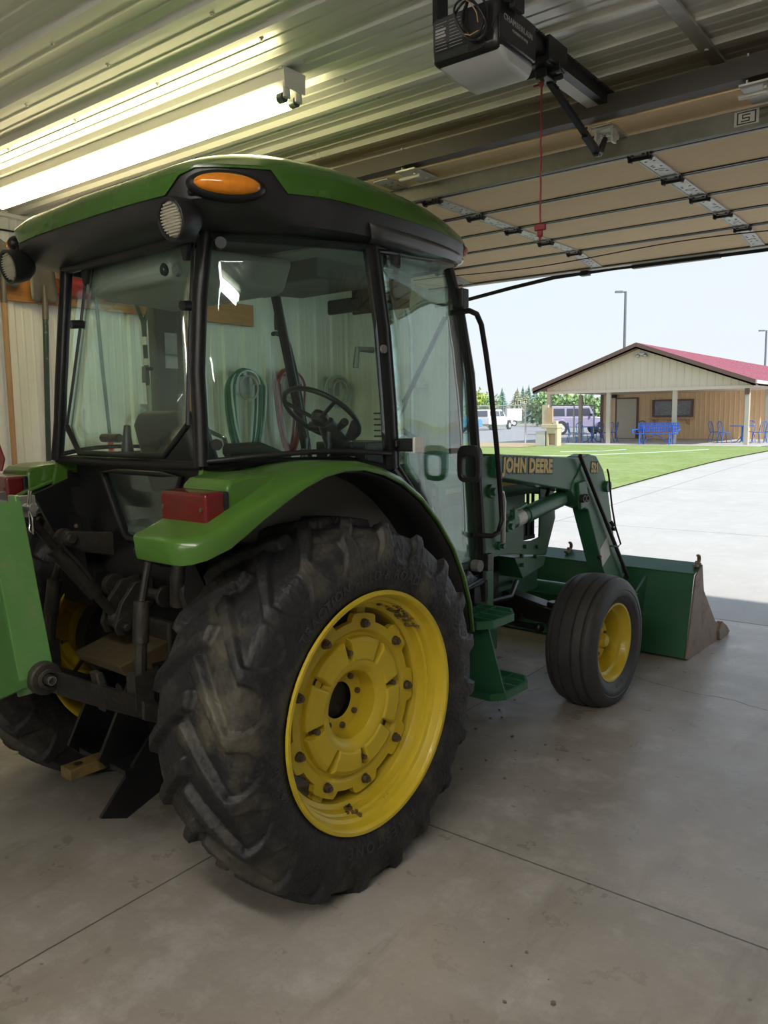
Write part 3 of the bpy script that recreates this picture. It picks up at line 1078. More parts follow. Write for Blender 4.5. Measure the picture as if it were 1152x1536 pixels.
def hose(name, label, y, ztop, mats, w, h, loops, r=.011, cat='garden hose'):
    t = empty(name, (XW+.02, y, ztop-h))
    tag(t, label, cat)
    for mi, mname in enumerate(mats):
        bb = MB()
        for k in range(loops):
            if k % len(mats) != mi:
                continue
            ps = []
            ww = w*(.55+.45*(k+1)/loops)
            for i in range(40):
                a = 2*PI*i/40
                top = math.sin(a) > 0
                yy = ww/2*math.cos(a)*(1.0 if not top else .98)
                zz = (h-.13-.015*k*.4)+(.13+.004*k)*math.sin(a) if top else (h-.13)+(h-.15)*math.sin(a)*(.93+.06*math.sin(k*2.4))
                ps.append((.045+.014*(k % 4)+.01*math.sin(a*2+k), yy+.012*math.sin(k*1.9), zz))
            bb.tube(ps, r, 7, closed=True)
        bb.build('coil', mname, t, smooth=60)
    bb = MB()
    ps = [(.06, .13*math.cos(a), h-.13+.115*math.sin(a)) for a in np.linspace(0, PI, 13)]
    bb.tube(ps, .016, 8, flat=2.6)
    bb.b6(-.018, .0, -.10, .10, h-.20, h-.02)
    bb.b6(-.01, .06, -.02, .02, h-.06, h-.03)
    bb.tube([(.10, .105*math.cos(a), h-.16+.10*math.sin(a)) for a in np.linspace(0, 2*PI, 20, endpoint=False)], .010, 6, closed=True)
    bb.build('hanger', 'galv', t, smooth=50)
    return t


hose('garden_hose', 'coiled green and pale hose on a hanger, behind the steering wheel', 4.66, 2.04, ['hose_green', 'hose_light', 'hose_green'], .44, .85, 10)
hose('garden_hose', 'coiled red hose on a hanger, on the white wall behind the left cab pillar', 5.17, 2.06, ['hose_red'], .36, .80, 8)
t = hose('garden_hose', 'nearly empty white hose hanger near the wall\'s front corner', 5.85, 2.03, ['hose_light'], .40, .34, 3, .007)
b = MB()
b.tube([(XW+.01, y, 2.865-.01*math.sin((y-1)*1.3)) for y in np.linspace(.5, 3.2, 16)], .006, 6)
o = b.build('wall_cable', 'black', None, smooth=60)
tag(o, 'thin dark cable strung along the top of the white wall', 'cable')

# ================================================================== the tractor (x right, y forward, origin under the rear axle)
PHI = R(-2.5)
TO = Vector((-2.5776, 2.0665, 0))
tr = empty('tractor', TO, PHI)
tag(tr, 'green farm tractor with glazed cab, yellow wheels and front loader, parked facing out', 'tractor')
_cp, _sp = math.cos(PHI), math.sin(PHI)


def w2l(p):
    d = Vector(p)-TO
    return Vector((_cp*d.x+_sp*d.y, -_sp*d.x+_cp*d.y, p[2]))


def lp(px, py, ax, val):
    """tractor-frame point of a real plane (axis = value) along a sight line of the photograph"""
    d = CR*((px-576)/FPX) + CU*(-(py-768)/FPX) + CF
    o = w2l((0, 0, CAM_H))
    e = w2l((d.x, d.y, CAM_H+d.z))
    dd = e-o
    return o+dd*((val-o[ax])/dd[ax])


def mir(p):
    return Vector((-p[0], p[1], p[2]))


def both(fn):
    fn(1)
    fn(-1)


def mp(pts, s):
    return [(s*p[0], p[1], p[2]) for p in pts]


AX = .618
# ---- rear tyre -------------------------------------------------------------
half = np.array([(0, .655), (.06, .654), (.115, .650), (.155, .645), (.183, .636), (.199, .618), (.209, .590), (.215, .555), (.2175, .52), (.217, .487), (.213, .455), (.203, .425), (.192, .404)])


def resample(P, n):
    d = np.r_[0, np.cumsum(np.linalg.norm(np.diff(P, axis=0), axis=1))]
    # smooth through the control points
    tt = np.linspace(0, d[-1], n)
    out = []
    for t in tt:
        i = min(len(P)-2, max(0, np.searchsorted(d, t)-1))
        u = (t-d[i])/(d[i+1]-d[i])
        p0 = P[i-1] if i > 0 else P[i]*np.array([-1, 1]) if P[i][0] == 0 else 2*P[i]-P[i+1]
        if i == 0:
            p0 = P[1]*np.array([-1, 1])
        p1, p2 = P[i], P[i+1]
        p3 = P[i+2] if i+2 < len(P) else 2*P[i+1]-P[i]
        out.append(0.5*((2*p1)+(-p0+p2)*u+(2*p0-5*p1+4*p2-p3)*u*u+(-p0+3*p1-3*p2+p3)*u**3))
    return np.array(out), tt


NH = 62
hp, ht = resample(half, NH)
NLUG = 20
NT = NLUG*36
prof = np.r_[np.c_[-hp[::-1, 0], hp[::-1, 1]][:-1], hp]
tpar = np.r_[-ht[::-1][:-1], ht]
tan = np.gradient(prof, axis=0)
tan /= np.linalg.norm(tan, axis=1)[:, None]
nor = np.c_[-tan[:, 1], tan[:, 0]]
T_SH = .190


def sst(x):
    x = np.clip(x, 0, 1)
    return x*x*(3-2*x)


def lug_height(t, th):
    """how far the surface drops below the lug tops at arc position t and wheel angle th"""
    pitch = 2*PI/NLUG
    lug = np.zeros((len(t), len(th)))
    pocket = np.zeros((len(t), len(th)))
    for s in (-1, 1):
        ts = s*t[:, None]
        frac = np.clip(ts/T_SH, 0, 1)
        delta = .30*(1-frac**1.1)
        off = R(10.2) if s > 0 else R(10.2)+pitch/2
        c = (th[None, :]-off+delta+pitch/2) % pitch-pitch/2
        dist = np.abs(c)*np.where(ts < T_SH, .64, .60)
        w = .0235-.005*frac+.010*sst((ts-.20)/.10)
        body = (1-sst((dist-w)/(.011+.006*(1-frac))))*sst((ts+.020)/.012)
        lug = np.maximum(lug, body)
        v = (pitch/2-np.abs(c))/(pitch/2)
        lim = .312-.060*np.clip((v-.30)/.45, 0, 1)
        pocket = np.maximum(pocket, sst((lim-ts)/.006)*(ts >= 0))
    at_ = np.abs(t)[:, None]
    depth = np.interp(at_, [0, .12, .19, .24, .29, .33], [.031, .030, .026, .015, .0075, .005])
    return -depth*(1-lug)*pocket


th = np.linspace(0, 2*PI, NT, endpoint=False)
Hh = lug_height(tpar, th)
hn = rng.normal(0, .0008, Hh.shape)
A = prof[:, 0][:, None]+nor[:, 0][:, None]*(Hh+hn)
RR = prof[:, 1][:, None]+nor[:, 1][:, None]*(Hh+hn)
Y = RR*np.cos(th)[None, :]
Z = RR*np.sin(th)[None, :]
low = np.clip((-Z-.50)/.12, 0, 1)
A = A*(1+.05*low*(np.abs(A) > .1))
Z = np.maximum(Z, -AX+.002)
nP = len(tpar)
tv = np.stack([A, Y, Z], -1).reshape(-1, 3)
ii, jj = np.meshgrid(np.arange(nP-1), np.arange(NT), indexing='ij')
j2 = (jj+1) % NT
tf = np.stack([ii*NT+jj, ii*NT+j2, (ii+1)*NT+j2, (ii+1)*NT+jj], -1).reshape(-1, 4)
tire_me = bpy.data.meshes.new('tire')
tire_me.from_pydata(tv.tolist(), [], tf.tolist())
tire_me.materials.append(M['rubber'])
bm_ = bmesh.new()
bm_.from_mesh(tire_me)
bmesh.ops.recalc_face_normals(bm_, faces=bm_.faces)
bm_.to_mesh(tire_me)
bm_.free()
tire_me.polygons.foreach_set('use_smooth', [True]*len(tire_me.polygons))


def arc_text(b, body, size, rad, th0, a_of_r, bold=.0, spacing=1.0, depth=.004):
    v, f = text_verts(body, size, depth/2, bold, spacing)
    vs = []
    for x, y, z in v:
        r = rad+y
        t = th0-x/rad
        vs.append((a_of_r(r)+z, r*math.cos(t), r*math.sin(t)))
    b.add(vs, f)


def a_rear(r):
    return float(np.interp(r, hp[::-1, 1], hp[::-1, 0]))+.0005


REAR_X = .75


def rear_wheel(s):
    w = empty('rear_wheel', (s*REAR_X, 0, AX), 0, tr)
    t = bpy.data.objects.new('tire', tire_me)
    C.objects.link(t)
    t.parent = w
    # rim
    pr = [(.196, .398), (.207, .416), (.213, .414), (.212, .405), (.204, .398), (.198, .3965), (.178, .393), (.170, .390), (.163, .378), (.150, .375), (.142, .376), (.136, .368), (.112, .366), (.104, .362), (.096, .346), (.075, .340), (.020, .338), (-.08, .342), (-.12, .350), (-.15, .372), (-.19, .385), (-.205, .398), (-.212, .412)]
    b = MB()
    b.lathe(pr, (0, 0, 0), 0, 120, sign=s)
    o = b.build('rim', 'yellow', w, smooth=30, solid=.005)
    # cast centre ring with nine bolted tabs
    b = MB()
    outer = []
    N = 216
    bolts = [R(-1+40*k) for k in range(9)]

    def rout(a):
        d = min(abs((a-q+PI) % (2*PI)-PI) for q in bolts)
        return .297+.027*(1-smooth01((d-R(10))/R(2.5)))
    rows = [(.060, .21, 0), (.092, .225, 0), (.096, .255, 0), (.108, .268, 0), (.108, None, 0), (.085, None, 0), (.080, .20, 0)]
    rings = []
    for (a, r, _) in rows:
        ring = []
        for i in range(N):
            q = 2*PI*i/N
            rr = rout(q) if r is None else r
            ring.append((s*a, rr*math.cos(q), rr*math.sin(q)))
        rings.append(ring)
    b.loft(rings, False, True)
    o2 = b.build('center_ring', 'yellow', w, smooth=35)
    for q in bolts:
        b = MB()
        c = Vector((s*.106, .2885*math.cos(q), .2885*math.sin(q)))
        b.cyl(c, c+Vector((s*.006, 0, 0)), .0175, 18)
        b.cyl(c+Vector((s*.006, 0, 0)), c+Vector((s*.020, 0, 0)), .0145, 6)
        b.cyl(c+Vector((s*.018, 0, 0)), c+Vector((s*.028, 0, 0)), .008, 12)
        b.build('rim_bolt', 'bolt', w, smooth=25)
        # clamp lug on the rim behind every tab
        b = MB()
        m = Matrix.Rotation(q, 3, 'X')
        b.box(m @ Vector((s*.075, .325, 0)), (.03, .05, .05), m)
        b.build('rim_lug', 'yellow', w, smooth=0, bevel=.006)
    # hub casting
    b = MB()
    b.lathe([(.028, .066), (.030, .070), (.030, .112), (.032, .117), (.095, .121), (.104, .128), (.112, .140), (.117, .156), (.117, .164), (.092, .172), (.088, .236), (.070, .244), (.03, .240)], (0, 0, 0), 0, 96, sign=s)
    b.build('hub', 'yellow', w, smooth=30)
    for k in range(8):
        q = R(9+22.5+45*k)
        b = MB()
        da = R(19.2)
        ring = []
        rows2 = ((.080, .158, .246, 1.0), (.114, .158, .243, .98), (.124, .166, .226, .90))
        for a, r0, r1, kk in rows2:
            pts = []
            for u in np.linspace(-1, 1, 7):
                pts.append((s*a, r1*math.cos(q+u*da*kk), r1*math.sin(q+u*da*kk)))
            for u in np.linspace(1, -1, 7):
                pts.append((s*a, r0*math.cos(q+u*da*kk*1.05), r0*math.sin(q+u*da*kk*1.05)))
            ring.append(pts)
        b.loft(ring)
        b.build('hub_block', 'yellow', w, smooth=30, bevel=.003)
    for k in range(8):
        q = R(9+45*k)
        c = Vector((s*.088, .2*math.cos(q), .2*math.sin(q)))
        b = MB()
        if k % 2 == 0:
            b.cyl(c, c+Vector((s*.012, 0, 0)), .017, 6)
            b.cyl(c+Vector((s*.012, 0, 0)), c+Vector((s*.04, 0, 0)), .009, 12)
            b.build('hub_stud', 'bolt', w, smooth=25)
        else:
            b.lathe([(.0895, .006), (.090, .018), (.093, .022), (.092, .024)], (0, c.y, c.z), 0, 20, sign=s)
            b.build('hub_hole', 'decaldark' if s > 0 else 'yellow', w, smooth=25)
    for k in range(8):
        q = R(52-45*k)
        c = Vector((s*.03, .095*math.cos(q), .095*math.sin(q)))
        b = MB()
        b.cyl(c, c+Vector((s*.012, 0, 0)), .011, 6)
        b.build('axle_bolt', 'bolt', w, smooth=25)
    b = MB()
    b.cyl((s*-.1, 0, 0), (s*.005, 0, 0), .068, 32)
    b.cyl((s*-.14, 0, 0), (s*-.06, 0, 0), .20, 32)
    b.build('axle_end', 'grime', w, smooth=30)
    # valve and a smear of mud on the rim
    b = MB()
    q = R(-99)
    b.cyl((s*.10, .372*math.cos(q), .372*math.sin(q)), (s*.125, .345*math.cos(q), .345*math.sin(q)), .005, 8)
    b.build('valve_stem', 'black', w, smooth=30)
    if s > 0:
        for q0, n, sp in ((R(50), 34, R(10)), (R(-99), 12, R(3))):
            b = MB()
            for _ in range(n):
                q = q0+random.gauss(0, 1)*sp*.6
                aa = random.uniform(.106, .160)
                rr = float(np.interp(aa, [.104, .112, .136, .142, .150, .163], [.362, .366, .368, .376, .375, .378]))-.003
                k = random.uniform(.005, .012)
                b.sphere((aa, rr*math.cos(q), rr*math.sin(q)), (k*1.4, k, k*.8), 6)
            b.build('dried_mud', 'drawbar', w, smooth=0)
        for args in (('TRACTION FIELD & ROAD', .046, .472, R(99), a_rear, .0006, 1.2), ('FIRESTONE', .052, .470, R(-88), a_rear, .0008, 1.5), ('16.9-30', .034, .462, R(192), a_rear, .0004, 1.3)):
            b = MB()
            arc_text(b, *args)
            b.build('tire_lettering', 'letter', w, smooth=0, fix=False)
    return w


both(rear_wheel)

# ---- front wheels ------------------------------------------------------------
FAX, FY_, FXC = .351, 2.128, .757
fpr = [(-.100, .214), (-.122, .232), (-.140, .262), (-.145, .295), (-.139, .325), (-.127, .346), (-.114, .357), (-.104, .361), (-.098, .3605), (-.094, .352), (-.086, .352), (-.082, .367), (-.045, .373), (-.040, .362), (-.032, .362), (-.028, .375), (.028, .375), (.032, .362), (.040, .362), (.045, .373), (.082, .367), (.086, .352), (.094, .352), (.098, .3605), (.104, .361), (.114, .357), (.127, .346), (.139, .325), (.1445, .300), (.142, .296), (.1445, .290), (.140, .262), (.136, .257), (.134, .250), (.122, .232), (.106, .214)]


def a_front(r):
    P = [(p[1], p[0]) for p in fpr[-8:]][::-1]
    return float(np.interp(r, [p[0] for p in P], [p[1] for p in P]))+.0008


def front_wheel(s):
    w = empty('front_wheel', (s*FXC, FY_, FAX), 0, tr)
    b = MB()
    b.lathe(fpr, (0, 0, 0), 0, 120)
    b.v = [(x*(1+.05*max(0, (-z-.25)/.1)), y, max(z, -FAX+.0015)) for x, y, z in b.v]
    b.build('tire', 'rubber2', w, smooth=40)
    b = MB()
    b.lathe([(.104, .2135), (.110, .2215), (.116, .220), (.115, .212), (.107, .206), (.085, .200), (.070, .194), (.060, .180), (.02, .172), (-.05, .172), (-.08, .19), (-.10, .212)], (0, 0, 0), 0, 90, sign=s)
    b.build('rim', 'yellow', w, smooth=30, solid=.004)
    b = MB()
    ring0, ring1, ring2, ring3 = [], [], [], []
    for i in range(120):
        q = 2*PI*i/120
        rr = .175-.028*smooth01((math.cos(6*q)-.25)/.5)
        for ring, a, r in ((ring0, -.035, rr), (ring1, -.025, rr*.93), (ring2, .015, .115), (ring3, .02, .045)):
            ring.append((s*a, r*math.cos(q), r*math.sin(q)))
    b.loft([ring0, ring1, ring2, ring3])
    b.build('wheel_disc', 'yellow', w, smooth=30)
    for k in range(6):
        q = 2*PI*k/6+.3
        b = MB()
        c = Vector((s*.017, .078*math.cos(q), .078*math.sin(q)))
        b.cyl(c, c+Vector((s*.016, 0, 0)), .011, 6)
        b.build('wheel_bolt', 'bolt', w, smooth=25)
    b = MB()
    b.lathe([(.02, .045), (.055, .040), (.07, .028), (.072, .0)], (0, 0, 0), 0, 24, sign=s)
    b.build('hub_cap', 'yellow', w, smooth=40)
    if s > 0:
        for args in (('AMERICAN FARMER', .030, .250, R(100), a_front, .0004, 1.12, .003), ('11L-15SL', .026, .246, R(-82), a_front, .0003, 1.1, .003)):
            b = MB()
            arc_text(b, *args)
            b.build('tire_lettering', 'letter2', w, smooth=0, fix=False)


both(front_wheel)

# ---- chassis -------------------------------------------------------------------
b = MB()
b.b6(-.17, .17, -.28, .55, .42, .86)
b.b6(-.20, .20, -.22, .15, .80, 1.02)
b.cyl((-.60, 0, AX), (.60, 0, AX), .12, 24)
b.cyl((-.42, 0, AX), (.42, 0, AX), .17, 24)
b.b6(-.16, .16, .5, 1.35, .50, .92)
b.build('rear_axle_housing', 'grime', tr, smooth=30, bevel=.012)
b = MB()
b.b6(-.20, .20, 1.3, 2.0, .52, .95)
b.b6(-.24, .24, 1.55, 1.85, .74, .92)
b.b6(.20, .27, 1.5, 1.62, .78, .88)
b.prism([(1.40, .70), (1.95, .72), (1.86, .55), (1.55, .50)], 0, -.16, .24)
b.cyl((.2, 1.55, .70), (.26, 1.55, .70), .055, 16)
b.cyl((.2, 1.72, .82), (.28, 1.72, .82), .035, 12)
b.build('engine_block', 'grime', tr, smooth=30, bevel=.008)
b = MB()
b.b6(-.18, .18, 1.9, 2.5, .50, .80)
b.build('front_support', 'loader', tr, smooth=0, bevel=.01)
b = MB()
b.prism([(-.52, .40), (-.52, .50), (-.2, .56), (.2, .56), (.52, .50), (.52, .40), (.2, .42), (-.2, .42)], 1, FY_-.06, FY_+.06)
for s in (-1, 1):
    b.cyl((s*.50, FY_, .27), (s*.50, FY_, .53), .045, 16)
    b.cyl((s*.48, FY_, FAX), (s*.74, FY_, FAX), .038, 14)
b.build('front_axle', 'blackgloss', tr, smooth=30, bevel=.01)
b = MB()
b.tube([(-.5, FY_-.15, .40), (-.1, FY_-.17, .42), (.1, FY_-.17, .42), (.5, FY_-.15, .40)], .019, 10)
b.tube([(.1, FY_-.17, .42), (.34, FY_-.16, .43)], .032, 12)
for x in (.22, .26, .38):
    b.cyl((x, FY_-.17, .44), (x, FY_-.17, .475), .009, 8)
b.sphere((.48, FY_-.15, .40), .032, 10)
b.build('steering_rod', 'blackgloss', tr, smooth=40)
b = MB()
b.tube([(-.08, 1.25, .62), (.30, 1.3, .60), (.34, 1.9, .58), (.20, 2.2, .60)], .016, 8)
b.tube([(.22, 1.15, .78), (.42, 1.16, .70), (.44, 1.3, .68)], .014, 8)
b.build('hydraulic_line', 'black', tr, smooth=50)

# ---- hood -----------------------------------------------------------------------
def hood_y(z):
    return 2.44-.10*max(0, (.98-z)/.2)**1.4-.05*max(0, (z-1.15)/.2)**1.5


GR = [(2.045, .875), (2.045, 1.20), (2.24, 1.20), (2.24, .875)]
for s in (1, -1):
    b = MB()
    out = [(1.25, .86), (1.25, 1.27), (2.33, 1.27), (2.42, 1.10)]
    # side panel with a framed opening in front of the radiator
    o8 = [(1.25, .84), (1.25, 1.27), (1.8, 1.265), (2.30, 1.25), (2.41, 1.16), (2.43, .98), (2.32, .765), (1.85, .835)]
    i8 = [(2.045, .885), (2.045, .98), (2.045, 1.195), (2.15, 1.20), (2.235, 1.19), (2.24, 1.0), (2.235, .885), (2.14, .875)]
    b.frame(o8, i8, 0, s*.325, s*.337)
    b.build('hood_side', 'loader', tr, smooth=20, bevel=.003)
    b = MB()
    for y in (2.055, 2.11, 2.165, 2.225):
        b.b6(s*.29, s*.30, y-.011, y+.011, .88, 1.2)
    b.b6(s*.288, s*.302, 2.045, 2.24, .876, .90)
    b.b6(s*.27, s*.29, 2.05, 2.24, .876, .99)
    b.tube([(s*.25, 2.08, 1.14), (s*.25, 2.2, 1.02)], .008, 6)
    b.build('side_grille', 'black', tr, smooth=0)
b = MB()
rings = []
for y, zt, w in ((1.22, 1.30, .337), (1.6, 1.30, .337), (2.0, 1.29, .336), (2.25, 1.275, .330), (2.36, 1.25, .315), (2.42, 1.16, .29)):
    rings.append([(-w, y, 1.16 if y < 2.4 else 1.0), (-w, y, zt-.04), (-w+.05, y, zt), (w-.05, y, zt), (w, y, zt-.04), (w, y, 1.16 if y < 2.4 else 1.0)])
b.loft(rings, False, False)
b.build('hood_top', 'loader', tr, smooth=40, solid=.006)
b = MB()
for s in (1, -1):
    b.b6(s*.337, s*.3405, 1.27, 2.2, 1.225, 1.252)
b.build('hood_stripe', 'decal', tr, smooth=0)
b = MB()
b.frame([(-.29, 1.16), (.29, 1.16), (.27, .74), (-.27, .74)], [(-.275, 1.13), (.275, 1.13), (.255, .78), (-.255, .78)], 1, 2.36, 2.43)
for x in (-.10, 0, .10):
    b.b6(x-.012, x+.012, 2.38, 2.41, .78, 1.13)
b.build('front_grille', 'blackgloss', tr, smooth=20, bevel=.004)
b = MB()
b.b6(-.24, .24, 1.96, 2.03, .86, 1.22)
b.build('radiator', 'black', tr, smooth=0)
b = MB()
for s in (1, -1):
    b = MB()
    b.prism([(1.95, .80), (2.33, .76), (2.30, .70), (2.05, .66)], 0, s*.18, s*.332)
    for y, z in ((2.02, .80), (2.03, .745), (2.18, .775), (2.2, .83), (2.06, .85)):
        b.cyl((s*.33, y, z), (s*.352, y, z), .013, 6)
    b.build('loader_front_bracket', 'loader', tr, smooth=20, bevel=.004)

# ---- fenders, lamps -----------------------------------------------------------
fpath = [(-.668, 1.276), (-.655, 1.280), (-.64, 1.283), (-.60, 1.290), (-.54, 1.308), (-.47, 1.340), (-.40, 1.366), (-.32, 1.396), (-.22, 1.434), (-.12, 1.461), (-.02, 1.472), (.08, 1.468), (.19, 1.443), (.30, 1.400), (.42, 1.325), (.53, 1.225), (.63, 1.105), (.70, .98), (.75, .85), (.77, .72)]
fo = [.775, .805, .825, .845, .858, .86] + [.86]*14
fi = [.590, .575, .565, .553, .540, .520, .50, .48, .47, .46, .46, .46, .46, .46, .46, .46, .46, .46, .46, .46]
flip_ = [.070, .074, .075, .073, .070, .064, .054, .046, .040, .036, .034, .033, .033, .032, .032, .032, .032, .03, .03, .03]


def fender(s):
    b = MB()
    rings = []
    n = len(fpath)
    for i, (y, z) in enumerate(fpath):
        a = fpath[max(0, i-1)]
        c = fpath[min(n-1, i+1)]
        d = Vector((c[0]-a[0], c[1]-a[1])).normalized()
        nn = Vector((-d.y, d.x))           # outward
        xi, xo, l = fi[i], fo[i], flip_[i]
        th_ = l if i < 3 else .014
        prof_ = [(xi, 0), (xo-.05, .0), (xo-.022, -.004), (xo-.006, -.016), (xo, -.034 if l > .036 else -.02), (xo, -l), (xo-.014, -l), (xo-.03, -th_), (xi, -th_)]
        if i < 4:      # rear end: lip hangs straight down
            nn = Vector((-.12, 1)).normalized()
        rings.append([(s*x, y+nn.x*o, z+nn.y*o) for x, o in prof_])
    b.loft(rings, True, True)
    f = b.build('fender', 'green', tr, smooth=50, bevel=.003)
    # black inner arch that closes the wheel house
    b = MB()
    rr = [[(s*.465, y*(1-.03), AX+(z-AX)*.967-.008), (s*.838, y*(1-.03), AX+(z-AX)*.967-.008)] for y, z in fpath[4:]]
    b.loft(rr, False, False)
    b.build('wheel_arch_liner', 'black', f, smooth=60, solid=.006)
    # wheel-house side towards the cab
    b = MB()
    b.prism([(-.46, 1.33), (-.25, 1.40), (0, 1.432), (.3, 1.40), (.62, 1.17), (.78, .9), (.80, .72), (.50, .72), (.35, .95), (-.10, 1.0), (-.33, 1.05)], 0, s*.455, s*.475)
    b.build('wheel_house', 'blackgloss', f, smooth=0)
    # green strip under the side glass
    b = MB()
    b.prism([(-.33, 1.475), (.42, 1.462), (.42, 1.33), (.2, 1.42), (0, 1.43), (-.2, 1.40), (-.36, 1.36)], 0, s*.478, s*.50)
    b.build('fender_upright', 'green', f, smooth=0)
    # pedestal and tail lamp
    b = MB()
    rings = [[(s*.525, y, z0), (s*.765, y, z0), (s*(.765-dx), y, z1), (s*(.525+dx), y, z1)] for y, z0, z1, dx in ((-.445, 1.30, 1.412, .006), (-.42, 1.31, 1.434, .008), (-.36, 1.33, 1.444, .012), (-.28, 1.36, 1.446, .03), (-.20, 1.39, 1.448, .06))]
    b.loft(rings)
    b.build('lamp_pedestal', 'green', f, smooth=30, bevel=.012, seg=3)
    t = empty('tail_lamp', (0, 0, 0), 0, tr)
    b = MB()
    b.b6(s*.53, s*.765, -.462, -.44, 1.300, 1.402)
    b.build('lamp_base', 'black', t, smooth=0, bevel=.006)
    b = MB()
    b.loft([[(s*.528, -.46, 1.296), (s*.768, -.46, 1.296), (s*.768, -.46, 1.404), (s*.528, -.46, 1.404)],
            [(s*.533, -.53, 1.300), (s*.763, -.53, 1.300), (s*.763, -.53, 1.400), (s*.533, -.53, 1.400)]])
    b.build('lens', 'red', t, smooth=0, bevel=.010, seg=3)
    b = MB()
    for x in (.552, .744):
        b.cyl((s*x, -.528, 1.352), (s*x, -.536, 1.352), .006, 8)
    b.build('lens_screw', 'bolt', t, smooth=0)


both(fender)
# slow-moving-vehicle sign at the left rear
sg = empty('warning_sign', (-.80, -.50, 1.56), 0, tr)
tri = [(0.0, .22), (.235, -.14), (-.235, -.14)]


def trunc(t, k):
    out = []
    for i in range(3):
        a, p, c = Vector(t[i-1]), Vector(t[i]), Vector(t[(i+1) % 3])
        out += [tuple(p+(a-p)*k), tuple(p+(c-p)*k)]
    return out


b = MB()
b.prism(trunc(tri, .14), 1, -.003, .003)
b.build('sign_border', 'redborder', sg, smooth=0)
b = MB()
b.prism([(x*.60, z*.60+.0) for x, z in tri], 1, -.006, -.003)
b.build('sign_face', 'redrefl', sg, smooth=0)
b = MB()
b.b6(-.02, .02, .004, .016, -.26, .1)
b.build('sign_bracket', 'blackgloss', sg, smooth=0)

# ---- cab frame ------------------------------------------------------------------
CB = [(.49, -.333, 1.46), (.474, -.318, 1.62), (.460, -.311, 1.773), (.455, -.285, 2.02), (.462, -.255, 2.24)]
BB = [(.70, .405, 1.42), (.705, .385, 1.65), (.70, .36, 1.95), (.68, .325, 2.25)]
AA = [(.535, 1.30, .80), (.555, 1.265, 1.05), (.572, 1.20, 1.38), (.590, 1.118, 1.81), (.584, 1.046, 2.08), (.562, .968, 2.318)]


def interp_path(P, z):
    for a, c in zip(P[:-1], P[1:]):
        if a[2] <= z <= c[2]:
            u = (z-a[2])/(c[2]-a[2])
            return Vector(a)+(Vector(c)-Vector(a))*u
    return Vector(P[0]) if z < P[0][2] else Vector(P[-1])


b = MB()
for s in (1, -1):
    b.tube(mp(CB, s), .025, 10)
    b.tube(mp([(.478, -.336, 1.46), (.448, -.315, 1.773), (.444, -.29, 2.02), (.45, -.262, 2.24)], s), .016, 8)
    b.tube(mp(BB, s), [.036]*4, 10, flat=.7)
    b.tube(mp(AA, s), .026, 10, flat=.8)
    b.tube(mp([CB[0], (.57, -.06, 1.468), (.66, .2, 1.462), BB[0]], s), .015, 8)
    b.tube(mp([(.462, -.255, 2.235), (.56, -.02, 2.24), (.64, .16, 2.245), (.68, .325, 2.25), (.64, .6, 2.27), (.562, .968, 2.315)], s), .024, 8)
    b.tube(mp([BB[0], (.66, .65, 1.24), (.60, .90, .94), (.56, 1.12, .80), AA[0]], s), .020, 8)
    b.b6(s*.50, s*.545, 1.22, 1.33, .66, .84)
    b.tube(mp([(.535, 1.30, .80), (.53, 1.31, .70)], s), .03, 8)
b.tube([(-.462, -.262, 2.238), (.462, -.262, 2.238)], .024, 8)
b.tube([(-.49, -.325, 1.462), (.49, -.325, 1.462)], .018, 8)
b.tube([(-.562, .968, 2.315), (0, 1.05, 2.33), (.562, .968, 2.315)], .024, 8)
b.tube([(-.535, 1.30, .82), (.535, 1.30, .82)], .03, 8)
b.build('cab_frame', 'blackgloss', tr, smooth=45)
# rear lower wall with a small window
b = MB()
out8 = [(-.49, 1.45), (-.2, 1.45), (.2, 1.45), (.49, 1.45), (.37, 1.09), (.30, 1.0), (-.30, 1.0), (-.37, 1.09)]
in8 = [(-.27, 1.415), (-.15, 1.42), (.15, 1.42), (.27, 1.415), (.13, 1.17), (.10, 1.155), (-.10, 1.155), (-.13, 1.17)]
b.frame(out8, in8, 1, -.255, -.235)
b.prism([(-.49, 1.45), (-.37, 1.09), (-.30, 1.0), (-.30, .9), (-.36, .9), (-.47, 1.1), (-.50, 1.45)], 1, -.30, -.1)
b.prism([(.49, 1.45), (.37, 1.09), (.30, 1.0), (.30, .9), (.36, .9), (.47, 1.1), (.50, 1.45)], 1, -.30, -.1)
b.b6(-.3, .3, -.25, -.2, .85, 1.0)
lw = b.build('rear_wall', 'blackgloss', tr, smooth=20)
b = MB()
b.tube([(x, -.262, z) for x, z in in8], .011, 8, closed=True)
b.build('window_seal', 'black', lw, smooth=50)
b = MB()
b.prism(in8, 1, -.248, -.242)
b.build('pane', 'glassrear', lw, smooth=0)
# wheel-house plates between cab and fenders, left plate carries two bolts
for s in (1, -1):
    b = MB()
    b.prism([(s*.37, 1.22), (s*.56, 1.285), (s*.56, .86), (s*.30, .86)], 1, -.315, -.295)
    p_ = b.build('splash_plate', 'blackgloss', tr, smooth=0)
    for x, z in ((.52, 1.24), (.395, 1.19)):
        q = MB()
        q.sphere((s*x, -.318, z), .011, 8)
        q.build('plate_bolt', 'bolt', p_, smooth=60)
# the deck inside
b = MB()
b.b6(-.47, .47, -.24, .5, 1.16, 1.20)
for s in (1, -1):
    b.prism([(-.24, 1.2), (-.24, 1.44), (.2, 1.45), (.40, 1.40), (.62, 1.1), (.62, .95), (.4, .95)], 0, s*.30, s*.60)
b.b6(-.50, .50, .45, 1.28, .86, .92)
b.build('cab_floor', 'console', tr, smooth=0, bevel=.02)


# ---- glazing --------------------------------------------------------------------
def sheet(rows):
    b = MB()
    b.loft([[tuple(p) for p in r_] for r_ in rows], False, False)
    return b


